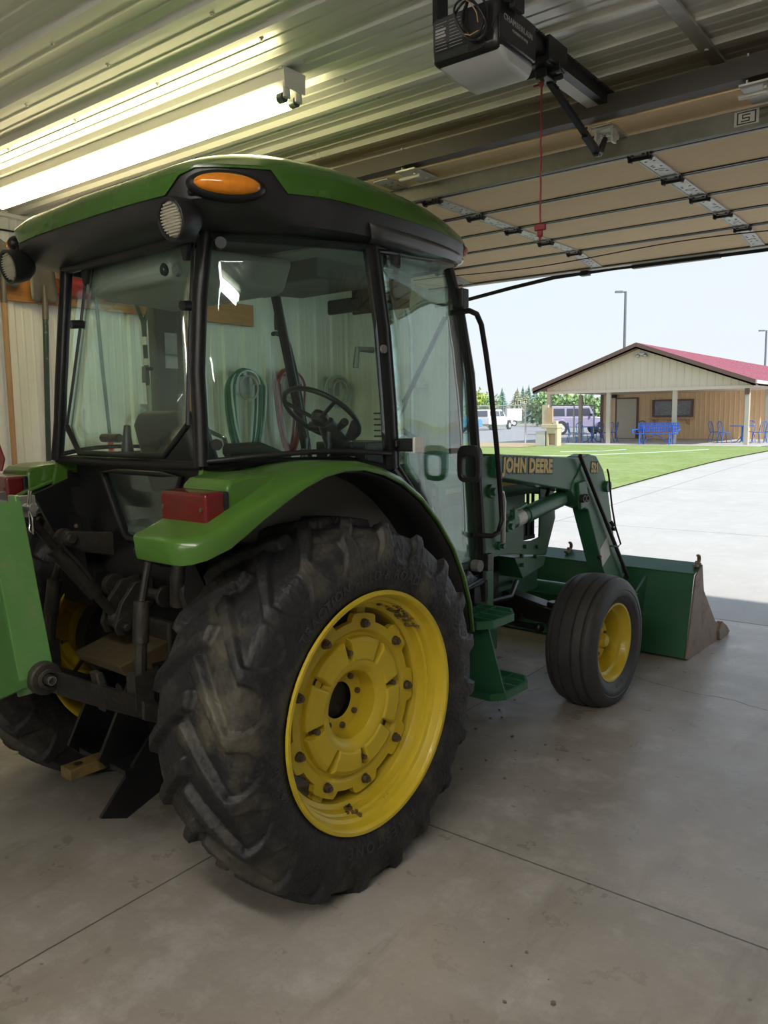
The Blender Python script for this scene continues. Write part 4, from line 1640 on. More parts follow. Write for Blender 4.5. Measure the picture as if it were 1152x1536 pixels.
rw = empty('rear_window', (0, 0, 0), 0, tr)
RW = [(.290, -.330, 1.495), (.408, -.313, 1.60), (.388, -.285, 1.778), (.366, -.245, 2.03), (.352, -.215, 2.232)]
b = sheet([[(x*u, y-.028*(1-u*u)-.012, z) for u in np.linspace(-1, 1, 9)] for x, y, z in RW])
b.build('pane', 'glassrear', rw, smooth=60, solid=.005)
b = MB()
edge = [(x, y-.012, z) for x, y, z in RW]
b.tube(edge[0:2][::-1]+[(.15, -.352, 1.495), (-.15, -.352, 1.495)]+mp(edge[0:2], -1), .011, 8)
b.tube(edge[1:], .006, 6)
b.tube(mp(edge[1:], -1), .006, 6)
b.build('window_edge', 'black', rw, smooth=50)
for s in (1, -1):
    b = MB()
    b.cyl((s*.368, -.25, 2.01), (s*.372, -.30, 2.005), .017, 14)
    b.build('stay_knob', 'black', rw, smooth=40)
    b = MB()
    b.prism([(s*.30, 2.235), (s*.36, 2.24), (s*.345, 2.165), (s*.325, 2.165)], 1, -.255, -.235)
    b.build('window_hinge', 'black', rw, smooth=0, bevel=.004)
b = MB()
b.tube([(-.10, -.345, 1.555), (.01, -.345, 1.555)], .017, 10)
b.tube([(.055, -.34, 1.50), (.055, -.34, 1.56), (.045, -.33, 1.60)], [.024, .016, .012], 8)
b.build('latch_handle', 'black', rw, smooth=50)


def quarter(s):
    q = empty('quarter_window', (0, 0, 0), 0, tr)
    rows = []
    N = 14
    for k in range(9):
        z = 1.478+(2.235-1.478)*k/8
        c, bb = interp_path(CB, z), interp_path(BB, z)
        row = []
        for i in range(N):
            u = i/(N-1)
            p = c+(bb-c)*u
            bul = .075*math.sin(PI*u)**.9
            row.append((s*(p.x+bul*.93+.012), p.y-bul*.28, z+(.022*math.sin(PI*u) if k == 0 else 0)))
        rows.append(row)
    sheet(rows).build('pane', 'glass', q, smooth=60, solid=.005)
    b = MB()
    b.tube(rows[0], .010, 8)
    b.build('lower_seal', 'black', q, smooth=50)
    for z in (1.535, 2.20):
        c = interp_path(CB, z)
        b = MB()
        b.cyl((s*(c.x+.035), c.y+.035, z), (s*(c.x+.06), c.y+.018, z), .019, 16)
        b.build('hinge_button', 'black', q, smooth=40)
    bb = interp_path(BB, 1.86)
    b = MB()
    k = Vector((bb.x+.03, bb.y-.14, 1.865))
    b.tube([(s*(bb.x+.045), bb.y-.045, 1.87), (s*(bb.x+.035), bb.y-.045, 1.87)], .016, 10)
    b.tube([(s*(bb.x+.0), bb.y-.06, 1.868), (s*(bb.x-.01), bb.y-.135, 1.868), (s*(bb.x-.015), bb.y-.14, 1.80)], .012, 8)
    b.build('window_latch', 'console', q, smooth=50)
    return rows


qrows = quarter(1)
quarter(-1)


def door(s):
    d = empty('cab_door', (0, 0, 0), 0, tr)
    bot = [(.70, .415, 1.43), (.675, .56, 1.32), (.645, .71, 1.17), (.618, .83, 1.0), (.592, .94, .86), (.565, 1.10, .805), (.540, 1.275, .815)]
    top = [(.68, .345, 2.235), (.668, .43, 2.243), (.652, .54, 2.252), (.635, .64, 2.26), (.615, .74, 2.27), (.592, .86, 2.285), (.568, .955, 2.30)]
    rows = []
    for k in range(9):
        u = k/8
        row = []
        for i in range(7):
            a, c = Vector(bot[i]), Vector(top[i])
            if i == 0:
                z = a.z+(c.z-a.z)*u
                p = interp_path(BB, z)+Vector((0, .025, 0))
                p.z = z
            elif i == 6:
                z = a.z+(c.z-a.z)*u
                p = interp_path(AA, z)+Vector((0, -.015, 0))
                p.z = z
            else:
                p = a+(c-a)*u
                p.x += .02*math.sin(PI*u)
            row.append((s*(p.x+.012), p.y, p.z))
        rows.append(row)
    sheet(rows).build('pane', 'glass', d, smooth=60, solid=.005)
    b = MB()
    loop = rows[0]+[r_[-1] for r_ in rows[1:]]+rows[-1][::-1][1:]+[r_[0] for r_ in rows[::-1][1:-1]]
    b.tube(loop, .011, 8, closed=True)
    b.build('door_frame', 'blackgloss', d, smooth=60)
    b = MB()
    b.b6(s*.715, s*.80, .42, .47, 1.485, 1.535)
    b.b6(s*.71, s*.735, .40, .52, 1.50, 1.53)
    b.build('marker_bracket', 'black', d, smooth=0, bevel=.006)
    b = MB()
    b.b6(s*.80, s*.812, .415, .475, 1.48, 1.54)
    b.build('marker_reflector', 'whitedecal', d, smooth=0, bevel=.003)
    for z in (2.14, .90):
        c = interp_path(AA, z)
        b = MB()
        b.box((s*(c.x+.03), c.y+.01, z), (.03, .05, .085))
        b.build('door_hinge', 'black', d, smooth=0, bevel=.005)
    b = MB()
    c = (s*.60, 1.16, .905)
    b.sphere(c, .022, 10)
    b.cyl((s*.58, 1.16, .905), (s*.62, 1.16, .905), .028, 14)
    b.build('door_stop', 'console', d, smooth=50)
    b = MB()
    b.tube(mp([(.62, .85, .99), (.63, .70, 1.30), (.64, .66, 1.52), (.64, .56, 1.56), (.645, .47, 1.55)], s), .012, 8)
    b.build('pull_bar', 'console', d, smooth=50)


both(door)
b = MB()
rows = []
for k in range(8):
    z = .86+(2.30-.86)*k/7
    a = interp_path(AA, z)
    rows.append([(a.x*u, a.y+.11*(1-u*u)+.005, z) for u in np.linspace(-1, 1, 13)])
ws = empty('windshield', (0, 0, 0), 0, tr)
sheet(rows).build('pane', 'glass', ws, smooth=60, solid=.005)
b = MB()
p0, p1, p2 = lp(668, 476, 1, 1.13), lp(606, 604, 1, 1.16), lp(597, 640, 1, 1.16)
b.tube([p0, p1], .012, 6)
b.tube([p0.lerp(p1, .45)+Vector((0, -.012, 0)), p2+Vector((0, -.012, 0))], .006, 6)
b.build('wiper', 'black', ws, smooth=40)

# ---- roof -------------------------------------------------------------------------
rc_ = np.array([(0, -.455), (.28, -.45), (.47, -.435), (.585, -.405), (.665, -.325), (.725, -.16), (.757, .12), (.757, .42), (.735, .68), (.69, .89), (.615, 1.045), (.47, 1.12), (.25, 1.15), (0, 1.158)])


def catmull(P, n):
    d = np.r_[0, np.cumsum(np.linalg.norm(np.diff(P, axis=0), axis=1))]
    out = []
    for t in np.linspace(0, d[-1], n):
        i = min(len(P)-2, max(0, np.searchsorted(d, t)-1))
        u = (t-d[i])/(d[i+1]-d[i])
        p0 = P[i-1] if i > 0 else P[1]*np.array([-1, 1])
        p3 = P[i+2] if i+2 < len(P) else P[-2]*np.array([-1, 1])
        p1, p2 = P[i], P[i+1]
        out.append(0.5*((2*p1)+(-p0+p2)*u+(2*p0-5*p1+4*p2-p3)*u*u+(-p0+3*p1-3*p2+p3)*u**3))
    return np.array(out)


def outline(P, n=46):
    h = catmull(np.array(P), n)
    return np.r_[h, np.c_[-h[::-1, 0], h[::-1, 1]][1:-1]]


OL = outline(rc_)
bo = outline([(0, -.285), (.25, -.283), (.40, -.275), (.48, -.25), (.53, -.17), (.60, .0), (.66, .17), (.69, .38), (.67, .62), (.63, .80), (.58, .93), (.46, 1.0), (.25, 1.03), (0, 1.04)])
CY = .36


def zedge(x, y):
    """lower edge of the green cap: rises over the lamp at each rear corner"""
    base = 2.318+.035*smooth01((y+.40)/.5)
    d = math.hypot(abs(x)-.655, (y+.315)*.80)
    return base+.070*(1-smooth01((d-.115)/.055))


def ring(s, z=None, dz=0.0):
    out = []
    for x, y in OL:
        X, Yy = x*s, CY+(y-CY)*s
        out.append((X, Yy, zedge(x, y)+dz if z is None else z))
    return out


def crown(s, z0):
    """top rings: lower at the rear and front, full in the middle"""
    out = []
    for x, y in OL:
        X, Yy = x*s, CY+(y-CY)*s
        out.append((X, Yy, max(zedge(x, y)+.006 if s > .985 else 0, z0-.062*smooth01((-Yy+.22)/.66)-.055*smooth01((Yy-.4)/.75)-.012*abs(X)/.7+.026*math.exp(-(((abs(X)-.56)/.22)**2+((Yy+.18)/.24)**2))-.016*smooth01((abs(X)-.5)/.25)*smooth01((Yy-.1)/.3))))
    return out


b = MB()
b.loft([ring(.985, None, .0), ring(1.0, None, .0), crown(1.0, 2.425), crown(.985, 2.452), crown(.95, 2.476), crown(.88, 2.498), crown(.76, 2.515), crown(.55, 2.530), crown(.3, 2.538), crown(.06, 2.54)], True, True)
b.build('roof', 'roofgreen', tr, smooth=60)
b = MB()
mid1 = [(x*.992, CY+(y-CY)*.992, zedge(x, y)+.012) for x, y in OL]
mid2 = [(x*.985, CY+(y-CY)*.985, 2.300+.012*smooth01((y+.3)/.4)) for x, y in OL]
mid3 = [(o[0]*.35+x*.65, o[1]*.35+y*.65, 2.255+.012*smooth01((y+.3)/.6)+.012*smooth01((y-.6)/.4)) for (x, y), o in zip(OL, bo)]
bot_ = [(o[0], o[1], 2.238+.012*smooth01((y+.2)/.5)+.035*smooth01((y-.5)/.5)) for (x, y), o in zip(OL, bo)]
b.loft([[(p[0]*.9, CY+(p[1]-CY)*.9, p[2]) for p in mid1], mid1, mid2, mid3, bot_, [(p[0]*.8, CY+(p[1]-CY)*.8, p[2]+.02) for p in bot_]], True, True)
rv = b.build('roof_valance', 'valance', tr, smooth=40)
# long side covers over the door openings
for s in (1, -1):
    n_ = len(OL)
    idx = [i for i in range(n_) if s*OL[i][0] > .55 and .20 < OL[i][1] < 1.0]
    idx.sort(key=lambda i: OL[i][1])
    rows_ = []
    for k in range(7):
        u = k/6
        row_ = []
        for i in idx:
            if u < .5:
                p_ = Vector(mid2[i]).lerp(Vector(mid3[i]), u*2)
            else:
                p_ = Vector(mid3[i]).lerp(Vector(bot_[i]), (u-.5)*1.4)
            row_.append((p_.x+s*.006*math.sin(PI*u)+s*.004, p_.y, p_.z-.004))
        rows_.append(row_)
    sheet(rows_).build('side_cover', 'sidecover', rv, smooth=60, solid=.004)
# vents and screws on the valance, both sides
for s in (1, -1):
    b = MB()
    for k in range(12):
        for j in range(3):
            y = .0+k*.017+j*.004
            x = .735-.055*j*.35
            b.box((s*(.728-.012*j+.0008*k), y, 2.302-.012*j), (.012, .008, .003), (0, s*R(-40), 0))
    b.build('air_slots', 'black', rv, smooth=0)
    b = MB()
    for y in (.30, .76):
        b.box((s*(.735-.05*(y > .5)), y, 2.290+.012*(y > .5)), (.02, .05, .022), (0, s*R(-35), R(0 if y < .5 else -8*s)))
    b.build('latch_recess', 'black', rv, smooth=0, bevel=.005)
# rear lamps: amber marker and round work lamp on each corner
TA = math.atan2(.245, .14)
for s in (1, -1):
    t = empty('marker_lamp', (0, 0, 0), 0, tr)
    m = Matrix.Rotation(TA if s > 0 else PI-TA, 3, 'Z')
    c = Vector((s*.655, -.318, 2.338))

    def ell(dims, off, n=28):
        b = MB()
        b.sphere((0, 0, 0), dims, n)
        b.v = [tuple(m @ Vector(p)+c+Vector((s*off*.87, -off*.49, 0))) for p in b.v]
        return b
    ell((.125, .045, .048), -.006).build('bezel', 'black', t, smooth=60)
    ell((.104, .038, .033), .018).build('lens', 'amber', t, smooth=60)
    t = empty('work_lamp', (s*.548, -.36, 2.252), 0, tr)
    b = MB()
    b.lathe([(.0, .0), (.002, .038), (.03, .060), (.075, .066), (.098, .066), (.100, .063), (.098, .056), (.09, .053)], (0, 0, 0), 1, 32, sign=-1)
    b.v = [tuple(Matrix.Rotation(R(12), 3, 'X') @ Vector(p)) for p in b.v]
    b.build('lamp_shell', 'black', t, smooth=35)
    b = MB()
    b.lathe([(.096, .0), (.095, .03), (.090, .054)], (0, 0, 0), 1, 32, sign=-1)
    for k in range(-5, 6):
        z = k*.009
        w_ = math.sqrt(max(0, .05**2-z*z))
        b.b6(-w_, w_, -.0975, -.092, z-.0022, z+.0022)
    b.v = [tuple(Matrix.Rotation(R(12), 3, 'X') @ Vector(p)) for p in b.v]
    b.build('lens', 'lens', t, smooth=35)
    b = MB()
    b.tube([(s*.01, .0, .03), (s*.02, .01, .07), (s*.03, .05, .08)], .015, 8)
    b.cyl((s*.02, -.03, .068), (s*.05, -.03, .068), .013, 10)
    b.build('lamp_bracket', 'black', t, smooth=40)
    # front marker
    b = MB()
    b.sphere((s*.612, 1.02, 2.345), (.02, .04, .028), 12)
    b.build('front_marker', 'reddecal', tr, smooth=60)
    b = MB()
    b.sphere((s*.575, 1.01, 2.305), (.045, .05, .024), 14)
    b.build('front_lamp', 'lens', tr, smooth=60)

# ---- inside the cab -------------------------------------------------------------
b = MB()
b.loft([[(-.44, -.20, 2.13), (.16, -.20, 2.13), (.24, .30, 2.115), (-.52, .30, 2.115)], [(-.44, -.205, 2.25), (.20, -.205, 2.25), (.28, .33, 2.26), (-.56, .33, 2.26)]])
hl = b.build('headliner', 'headliner', tr, smooth=30, bevel=.03, seg=3)
b = MB()
b.b6(-.62, .62, .25, .95, 2.262, 2.285)
b.build('roof_lining', 'headliner', hl, smooth=0)
sp = lp(384, 414, 1, .315)
b = MB()
b.lathe([(.0, .0), (.004, .02), (.0, .03), (.008, .045), (.0, .05)], sp, 1, 24, sign=-1)
b.v = [(p[0], p[1]+.03, p[2]) for p in b.v]
b.build('speaker', 'console', hl, smooth=40)
for px in (246, 264):
    p = lp(px, 404, 1, -.20)
    b = MB()
    b.lathe([(.0, .0), (.006, .012), (.004, .022), (-.01, .026)], p, 1, 20, sign=-1)
    b.build('control_knob', 'console' if px > 250 else 'black', hl, smooth=40)
b = MB()
b.loft([[(-.24, .42, 2.19), (.30, .42, 2.19), (.30, .86, 2.21), (-.24, .86, 2.21)], [(-.30, .36, 2.28), (.36, .36, 2.28), (.36, .92, 2.28), (-.30, .92, 2.28)]])
ac = b.build('overhead_console', 'console', tr, smooth=20, bevel=.012)
b = MB()
for k in range(10):
    x = -.20+k*.022
    b.box((x, .385, 2.235), (.007, .012, .055), (R(-35), 0, 0))
b.build('vent_slots', 'black', ac, smooth=0)
b = MB()
b.b6(-.02, .34, .98, 1.0, 2.12, 2.26)
b.build('sun_visor', 'black', tr, smooth=0, bevel=.02, seg=3)
b = MB()
b.box((.03, .88, 2.15), (.22, .02, .07), (0, 0, 0))
b.build('interior_mirror', 'black', tr, smooth=0, bevel=.01)
# side mirror seen through the upper door glass
b = MB()
p = lp(603, 425, 0, .60)
b.box(p, (.03, .10, .12))
b.build('upper_mirror', 'console', tr, smooth=0, bevel=.02, seg=3)
b = MB()
p = lp(588, 390, 0, .66)
b.box(p, (.04, .07, .06))
b.build('mirror_clamp', 'grime', tr, smooth=0, bevel=.008)
# steering wheel and column
sw = empty('steering_wheel', (0.0, .735, 1.635), 0, tr)
tl_ = Matrix.Rotation(R(-38), 3, 'X')
b = MB()
b.tube([tl_ @ Vector((.195*math.cos(a), .195*math.sin(a), 0)) for a in np.linspace(0, 2*PI, 40, endpoint=False)], .0125, 10, closed=True)
b.build('wheel_rim', 'black', sw, smooth=60)
b = MB()
for a in (R(90), R(210), R(330)):
    b.tube([tl_ @ Vector((.03*math.cos(a), .03*math.sin(a), -.03)), tl_ @ Vector((.19*math.cos(a), .19*math.sin(a), 0))], .010, 8)
b.lathe([(-.05, .03), (-.02, .045), (0, .04), (.004, 0)], (0, 0, 0), 2, 20)
b.v[-20*4:] = [tuple(tl_ @ Vector(p)) for p in b.v[-20*4:]]
b.build('wheel_spokes', 'black', sw, smooth=40)
b = MB()
b.tube([(0, .76, 1.60), (0, .86, 1.47), (0, .95, 1.35)], [.04, .07, .10], 12)
b.b6(-.17, .17, .86, 1.16, .92, 1.50)
b.tube([(.05, .80, 1.57), (.13, .76, 1.60)], [.018, .022], 8)
b.tube([(-.05, .80, 1.57), (-.12, .77, 1.58)], [.022, .026], 8)
b.tube([(.08, .85, 1.52), (.12, .84, 1.60)], [.03, .02], 8)
b.build('dash_console', 'black', tr, smooth=40, bevel=.015)
# seat
st_ = empty('seat', (0, 0, 0), 0, tr)
b = MB()
b.b6(-.22, .24, -.02, .44, 1.22, 1.34)
b.build('cushion', 'seat', st_, smooth=30, bevel=.04, seg=3)
b = MB()
b.loft([[(-.16+.0, y0, 1.32), (.24, y0, 1.32), (.24, y1, 1.32), (-.16, y1, 1.32)] for y0, y1 in ((-.12, .0),)]+[[(-.14, -.20, 1.60), (.22, -.20, 1.60), (.22, -.08, 1.60), (-.14, -.08, 1.60)], [(-.10, -.20, 1.655), (.18, -.20, 1.655), (.18, -.11, 1.655), (-.10, -.11, 1.655)]])
b.build('backrest', 'seat', st_, smooth=30, bevel=.03, seg=3)
for s in (1, -1):
    b = MB()
    b.tube([(s*.27, -.05, 1.50), (s*.27, .10, 1.50), (s*.27, .26, 1.45)], [.03, .032, .024], 8)
    b.build('armrest', 'seat', st_, smooth=50)
b = MB()
b.b6(-.12, .12, .05, .35, 1.18, 1.24)
b.build('seat_base', 'black', st_, smooth=0)
b = MB()
for x, y, h, col in ((.42, .22, .10, 0), (.46, .30, .08, 0), (.50, .12, .06, 0), (.40, .36, .12, 0)):
    b.tube([(x, y, 1.44), (x-.01, y+.02, 1.44+h)], [.008, .012], 8)
b.build('control_lever', 'black', tr, smooth=40)
# warning stickers on the left post, seen through the rear glass
lpst = MB()
lpst.b6(-.72, -.655, .28, .44, 1.45, 2.22)
pl_ = lpst.build('left_door_post', 'console', tr, smooth=0, bevel=.01)
b = MB()
for z, h in ((1.985, .055), (1.905, .035)):
    b.b6(-.655, -.653, .33, .40, z-h, z+h)
b.build('safety_sticker', 'whitedecal', pl_, smooth=0)
b = MB()
for k in range(6):
    p = lp(590+(583-590)*0, 612, 0, .72)
    b.b6(.655, .68, .36, .37+.05*(k % 2), 1.52+.022*k, 1.526+.022*k)
b.build('defrost_lines', 'black', pl_, smooth=0)

# ---- grab rails and mirror ------------------------------------------------------
for s in (1, -1):
    pts_ = [lp(x, y, 0, .64) for x, y in ((691, 468), (704, 466), (715, 471), (722, 487), (729, 530), (737, 590), (745, 670), (751, 745), (753, 780), (748, 798), (738, 804), (722, 804))]
    pts_[0].x = pts_[-1].x = .585
    b = MB()
    b.tube(mp(pts_, s), .0125, 10)
    b.build('grab_rail', 'blackgloss', tr, smooth=60)
mr_ = empty('door_latch', (0, 0, 0), 0, tr)
mc = lp(704, 696, 1, .94)
b = MB()
ro, ri = [], []
for i in range(32):
    a = 2*PI*i/32
    ca, sa = math.cos(a), math.sin(a)
    k = lambda v: math.copysign(abs(v)**.5, v)
    ro.append((mc.x+.060*k(ca), mc.z+.082*k(sa)))
    ri.append((mc.x+.037*k(ca)+.004, mc.z-.012+.048*k(sa)))
b.frame(ro, ri, 1, mc.y-.012, mc.y+.02)
b.build('latch_loop', 'black', mr_, smooth=40, bevel=.005)
b = MB()
b.tube([(mc.x+.02, mc.y+.02, mc.z+.05), (.60, 1.14, mc.z+.05), (.585, 1.17, mc.z+.04)], .014, 8)
b.build('latch_arm', 'black', mr_, smooth=40)

# ---- steps ---------------------------------------------------------------------
for s in (1, -1):
    stp = empty('step', (0, 0, 0), 0, tr)
    for (x0, x1, y0, y1, z) in ((.52, .80, .93, 1.25, .700), (.56, .80, 1.04, 1.38, .335)):
        b = MB()
        rim_ = [(x0, y0), (x1-.05, y0), (x1, y0+.06), (x1, y1-.08), (x1-.06, y1), (x0, y1)]
        inn = [(x0+.012, y0+.012), (x1-.055, y0+.012), (x1-.012, y0+.064), (x1-.012, y1-.084), (x1-.065, y1-.012), (x0+.012, y1-.012)]
        b.frame([(s*x, y) for x, y in rim_], [(s*x, y) for x, y in inn], 2, z-.035, z)
        for k in range(1, 4):
            y = y0+(y1-y0)*k/4
            b.b6(s*(x0+.01), s*(x1-.01), y-.004, y+.004, z-.03, z)
        b.b6(s*((x0+x1)/2-.004), s*((x0+x1)/2+.004), y0+.01, y1-.01, z-.025, z)
        b.b6(s*((x0+x1)/2-.08), s*((x0+x1)/2-.073), y0+.01, y1-.01, z-.025, z)
        b.build('step_tread', 'loader', stp, smooth=20)
    b = MB()
    b.loft([[(s*.50, .95, .70), (s*.76, 1.0, .68), (s*.80, 1.10, .31), (s*.52, 1.02, .29)], [(s*.50, .958, .70), (s*.76, 1.008, .68), (s*.80, 1.108, .31), (s*.52, 1.028, .29)]])
    b.prism([(.98, .70), (1.20, .70), (1.36, .33), (1.04, .30)], 0, s*.515, s*.523)
    b.build('step_plate', 'loader', stp, smooth=0)
    b = MB()
    b.tube(mp([(.50, .86, .78), (.62, .84, .80), (.66, .9, .79), (.66, 1.0, .76)], s), .014, 8)
    b.build('battery_hose', 'black', stp, smooth=50)
    b = MB()
    b.b6(s*.2, s*.52, .90, 1.3, .68, .78)
    b.build('step_bracket', 'loader', stp, smooth=0)

# ---- loader -----------------------------------------------------------------------
BX0, BX1 = .46, .58
for s in (1, -1):
    ld = empty('loader_mast', (0, 0, 0), 0, tr)
    b = MB()
    arc = [(1.36+.085*math.cos(a), 1.0+.085*math.sin(a)) for a in np.linspace(PI, 2*PI, 10)]
    b.prism([(1.275, 1.42)]+[(p[0], p[1]-.0) for p in arc]+[(1.445, 1.05), (1.52, 1.03), (1.53, 1.07), (1.445, 1.2), (1.43, 1.42)], 0, s*.535, s*.55)
    b.prism([(1.275, 1.42)]+[(p[0], p[1]-.0) for p in arc]+[(1.445, 1.05), (1.52, 1.03), (1.53, 1.07), (1.445, 1.2), (1.43, 1.42)], 0, s*.43, s*.445)
    b.prism([(1.275, 1.40), (1.275, .95), (1.285, .95), (1.285, 1.40)], 0, s*.445, s*.535)
    b.build('mast_plate', 'loader', ld, smooth=20, bevel=.003)
    b = MB()
    b.b6(s*.44, s*.54, 1.285, 1.405, .42, 1.0)
    b.b6(s*.2, s*.54, 1.25, 1.44, .42, .56)
    b.build('mast_post', 'loader', ld, smooth=0, bevel=.006)
    for y, z, r in ((1.375, 1.375, .028), (1.355, 1.245, .034), (1.435, .96, .022), (1.52, 1.05, .03)):
        b = MB()
        b.cyl((s*.55, y, z), (s*.565, y, z), r, 18)
        b.cyl((s*.565, y, z), (s*.585, y, z), r*.62, 6)
        b.build('pivot_pin', 'loader', ld, smooth=30, bevel=.002)
    b = MB()
    b.tube([(s*.575, 1.375, 1.245), (s*.585, 1.41, 1.235), (s*.585, 1.425, 1.19), (s*.58, 1.425, .98)], .012, 8)
    b.build('grease_tube', 'steel' if s > 0 else 'grime', ld, smooth=50)
    # boom
    bm = empty('loader_boom', (0, 0, 0), 0, tr)
    b = MB()
    b.prism([(1.36, 1.43), (2.30, 1.365), (2.36, 1.372), (2.15, 1.185), (1.36, 1.315)], 0, s*BX0, s*BX1)
    b.build('boom_arm', 'loader', bm, smooth=0, bevel=.008)
    b = MB()
    b.prism([(2.285, 1.372), (2.36, 1.385), (2.46, 1.368), (2.56, 1.28), (2.625, 1.17), (2.70, .95), (2.735, .85), (2.90, .55), (3.10, .26), (3.02, .17), (2.86, .30), (2.575, .67), (2.36, 1.055), (2.25, 1.085), (2.145, 1.18), (2.17, 1.24), (2.25, 1.30)], 0, s*(BX0+.025), s*(BX1+.008))
    b.build('boom_knee', 'loader', bm, smooth=0, bevel=.006)
    b = MB()
    b.prism([(2.19, 1.225), (2.29, 1.235), (2.33, 1.09), (2.23, 1.07)], 0, s*(BX1+.008), s*(BX1+.03))
    b.build('cylinder_bracket', 'loader', bm, smooth=0, bevel=.004)
    for y, z in ((2.22, 1.135), (2.262, 1.135)):
        b = MB()
        b.lathe([(.03, .012), (.055, .012), (.056, .022), (.03, .024)], (s*BX1, y, z), 0, 18, sign=s)
        b.build('cross_pin', 'grime', bm, smooth=30)
    b = MB()
    b.tube([(s*.52, 1.50, 1.052), (s*.52, 1.74, 1.083)], .043, 20)
    b.tube([(s*.52, 1.74, 1.083), (s*.52, 1.755, 1.085)], .048, 20)
    b.tube([(s*.52, 1.755, 1.085), (s*.52, 2.14, 1.135)], .046, 20)
    b.build('lift_cylinder', 'loader', bm, smooth=40)
    b = MB()
    b.tube([(s*.52, 1.62, 1.068), (s*.52, 1.70, 1.078)], .0436, 20)
    b.build('cylinder_decal', 'whitedecal', bm, smooth=40)
    b = MB()
    b.tube([(s*.52, 2.14, 1.135), (s*.52, 2.26, 1.15)], .024, 14)
    b.build('cylinder_rod', 'chrome', bm, smooth=40)
    b = MB()
    b.tube([(s*.56, 1.54, 1.10), (s*.565, 1.56, 1.135), (s*.565, 1.60, 1.135), (s*.56, 1.68, 1.15)], .012, 8)
    b.box((s*.565, 1.555, 1.11), (.03, .03, .05))
    b.build('hydraulic_fitting', 'loader', bm, smooth=40)
    b = MB()
    b.tube([(s*.50, 2.02, 1.16), (s*.50, 2.06, 1.23), (s*.50, 2.14, 1.27), (s*.50, 2.2, 1.26)], .012, 8)
    b.tube([(s*.42, 1.5, 1.30), (s*.42, 1.9, 1.24), (s*.45, 2.2, 1.18)], .011, 8)
    b.build('hydraulic_hose', 'black', bm, smooth=50)
    b = MB()
    b.tube([(s*.54, 2.57, 1.17), (s*.54, 2.72, .80)], .040, 16)
    b.tube([(s*.54, 2.72, .80), (s*.54, 2.88, .40), (s*.54, 3.0, .42)], .022, 12)
    b.cyl((s*.48, 2.60, 1.175), (s*.61, 2.60, 1.175), .035, 14)
    b.build('bucket_cylinder', 'loader', bm, smooth=40)
    if s > 0:
        b = MB()
        b.tube([lp(870, 683, 0, .61), lp(905, 772, 0, .61), lp(942, 866, 0, .62)], .0125, 8)
        b.build('level_rod', 'blackgloss', bm, smooth=40)
        b = MB()
        b.tube([lp(911, 704, 0, .64), lp(913, 712, 0, .64), lp(918, 760, 0, .64), lp(923, 790, 0, .64), lp(931, 816, 0, .64), lp(927, 820, 0, .64), lp(916, 819, 0, .62)], .006, 6)
        b.tube([lp(916, 782, 0, .62), lp(921, 790, 0, .64)], .012, 6)
        b.build('level_indicator', 'black', bm, smooth=40)
        b = MB()
        for y, z in ((2.70, .90), (2.50, .75)):
            b.cyl((BX1+.008, y, z), (BX1+.03, y, z), .012, 8)
        b.build('boom_bolt', 'grime', bm, smooth=0)
        d_ = Vector((0, .489, -.0335)).normalized()
        o_ = Vector((BX1+.0015, 1.675, 1.352))
        for nm, m_, bo_, dx in (('decal_shadow', 'decaldark', .013, 0), ('brand_lettering', 'decal', .005, .0012)):
            text_on(nm, 'JOHN DEERE', .098, o_+Vector((dx, 0, 0)), d_, (0, .0685, 1), m_, bm, .001, bo_, .86, 1.06)
        o_ = Vector((BX1+.0095, 2.437, 1.298))
        for nm, m_, bo_, dx in (('decal_shadow', 'decaldark', .011, 0), ('model_lettering', 'decal', .004, .0012)):
            text_on(nm, '521', .076, o_+Vector((dx, 0, 0)), d_, (0, .0685, 1), m_, bm, .001, bo_, .86)
        b = MB()
        b.prism([(2.53, .79), (2.63, .86), (2.68, .74), (2.57, .68)], 0, BX1+.008, BX1+.0095)
        b.build('warning_decal', 'whitedecal', bm, smooth=0)
b = MB()
b.cyl((-.50, 2.78, .45), (.50, 2.78, .45), .045, 20)
b.build('loader_cross_tube', 'loader', tr, smooth=40)
# bucket
bk = empty('bucket', (0, 0, 0), 0, tr)
side = [(3.13, .012), (3.265, .545), (3.385, .605), (3.43, .42), (3.69, .155), (3.93, .045), (3.95, .0), (3.20, .0)]
W2 = .915
b = MB()
shell = [(3.13, .02), (3.255, .50), (3.265, .545)]
for p0, p1, t in (((3.13, .015), (3.262, .548), .012), ((3.262, .548), (3.40, .60), .014), ((3.13, .012), (3.93, .010), .018)):
    v = Vector((p1[0]-p0[0], p1[1]-p0[1])).normalized()
    nn = Vector((-v.y, v.x))*t
    b.prism([p0, p1, (p1[0]+nn.x, p1[1]+nn.y), (p0[0]+nn.x, p0[1]+nn.y)], 0, -W2, W2)
b.prism([(3.15, .02), (3.19, .02), (3.165, .15), (3.145, .10)], 0, -W2, W2)
b.build('bucket_shell', 'loader', bk, smooth=0)
b = MB()
b.b6(-W2, W2, 3.255, 3.40, .598, .606)
b.v = [(x, y, z-.048*(1-(y-3.255)/.145)) for x, y, z in b.v]
b.build('bucket_top', 'loader', bk, smooth=0)
for s in (1, -1):
    b = MB()
    b.prism(side, 0, s*W2, s*(W2+.012))
    b.build('bucket_side', 'rust' if s > 0 else 'loader', bk, smooth=0, bevel=.002)
    b = MB()
    b.prism([(3.74, .07), (3.80, .13), (3.90, .08), (3.98, .02), (3.94, .0), (3.76, .0)], 0, s*(W2-.01), s*(W2+.03))
    b.build('bucket_tooth', 'rust', bk, smooth=0, bevel=.004)
b = MB()
b.b6(-W2, W2, 3.84, 3.98, .0, .018)
b.build('cutting_edge', 'rust', bk, smooth=0, bevel=.004)
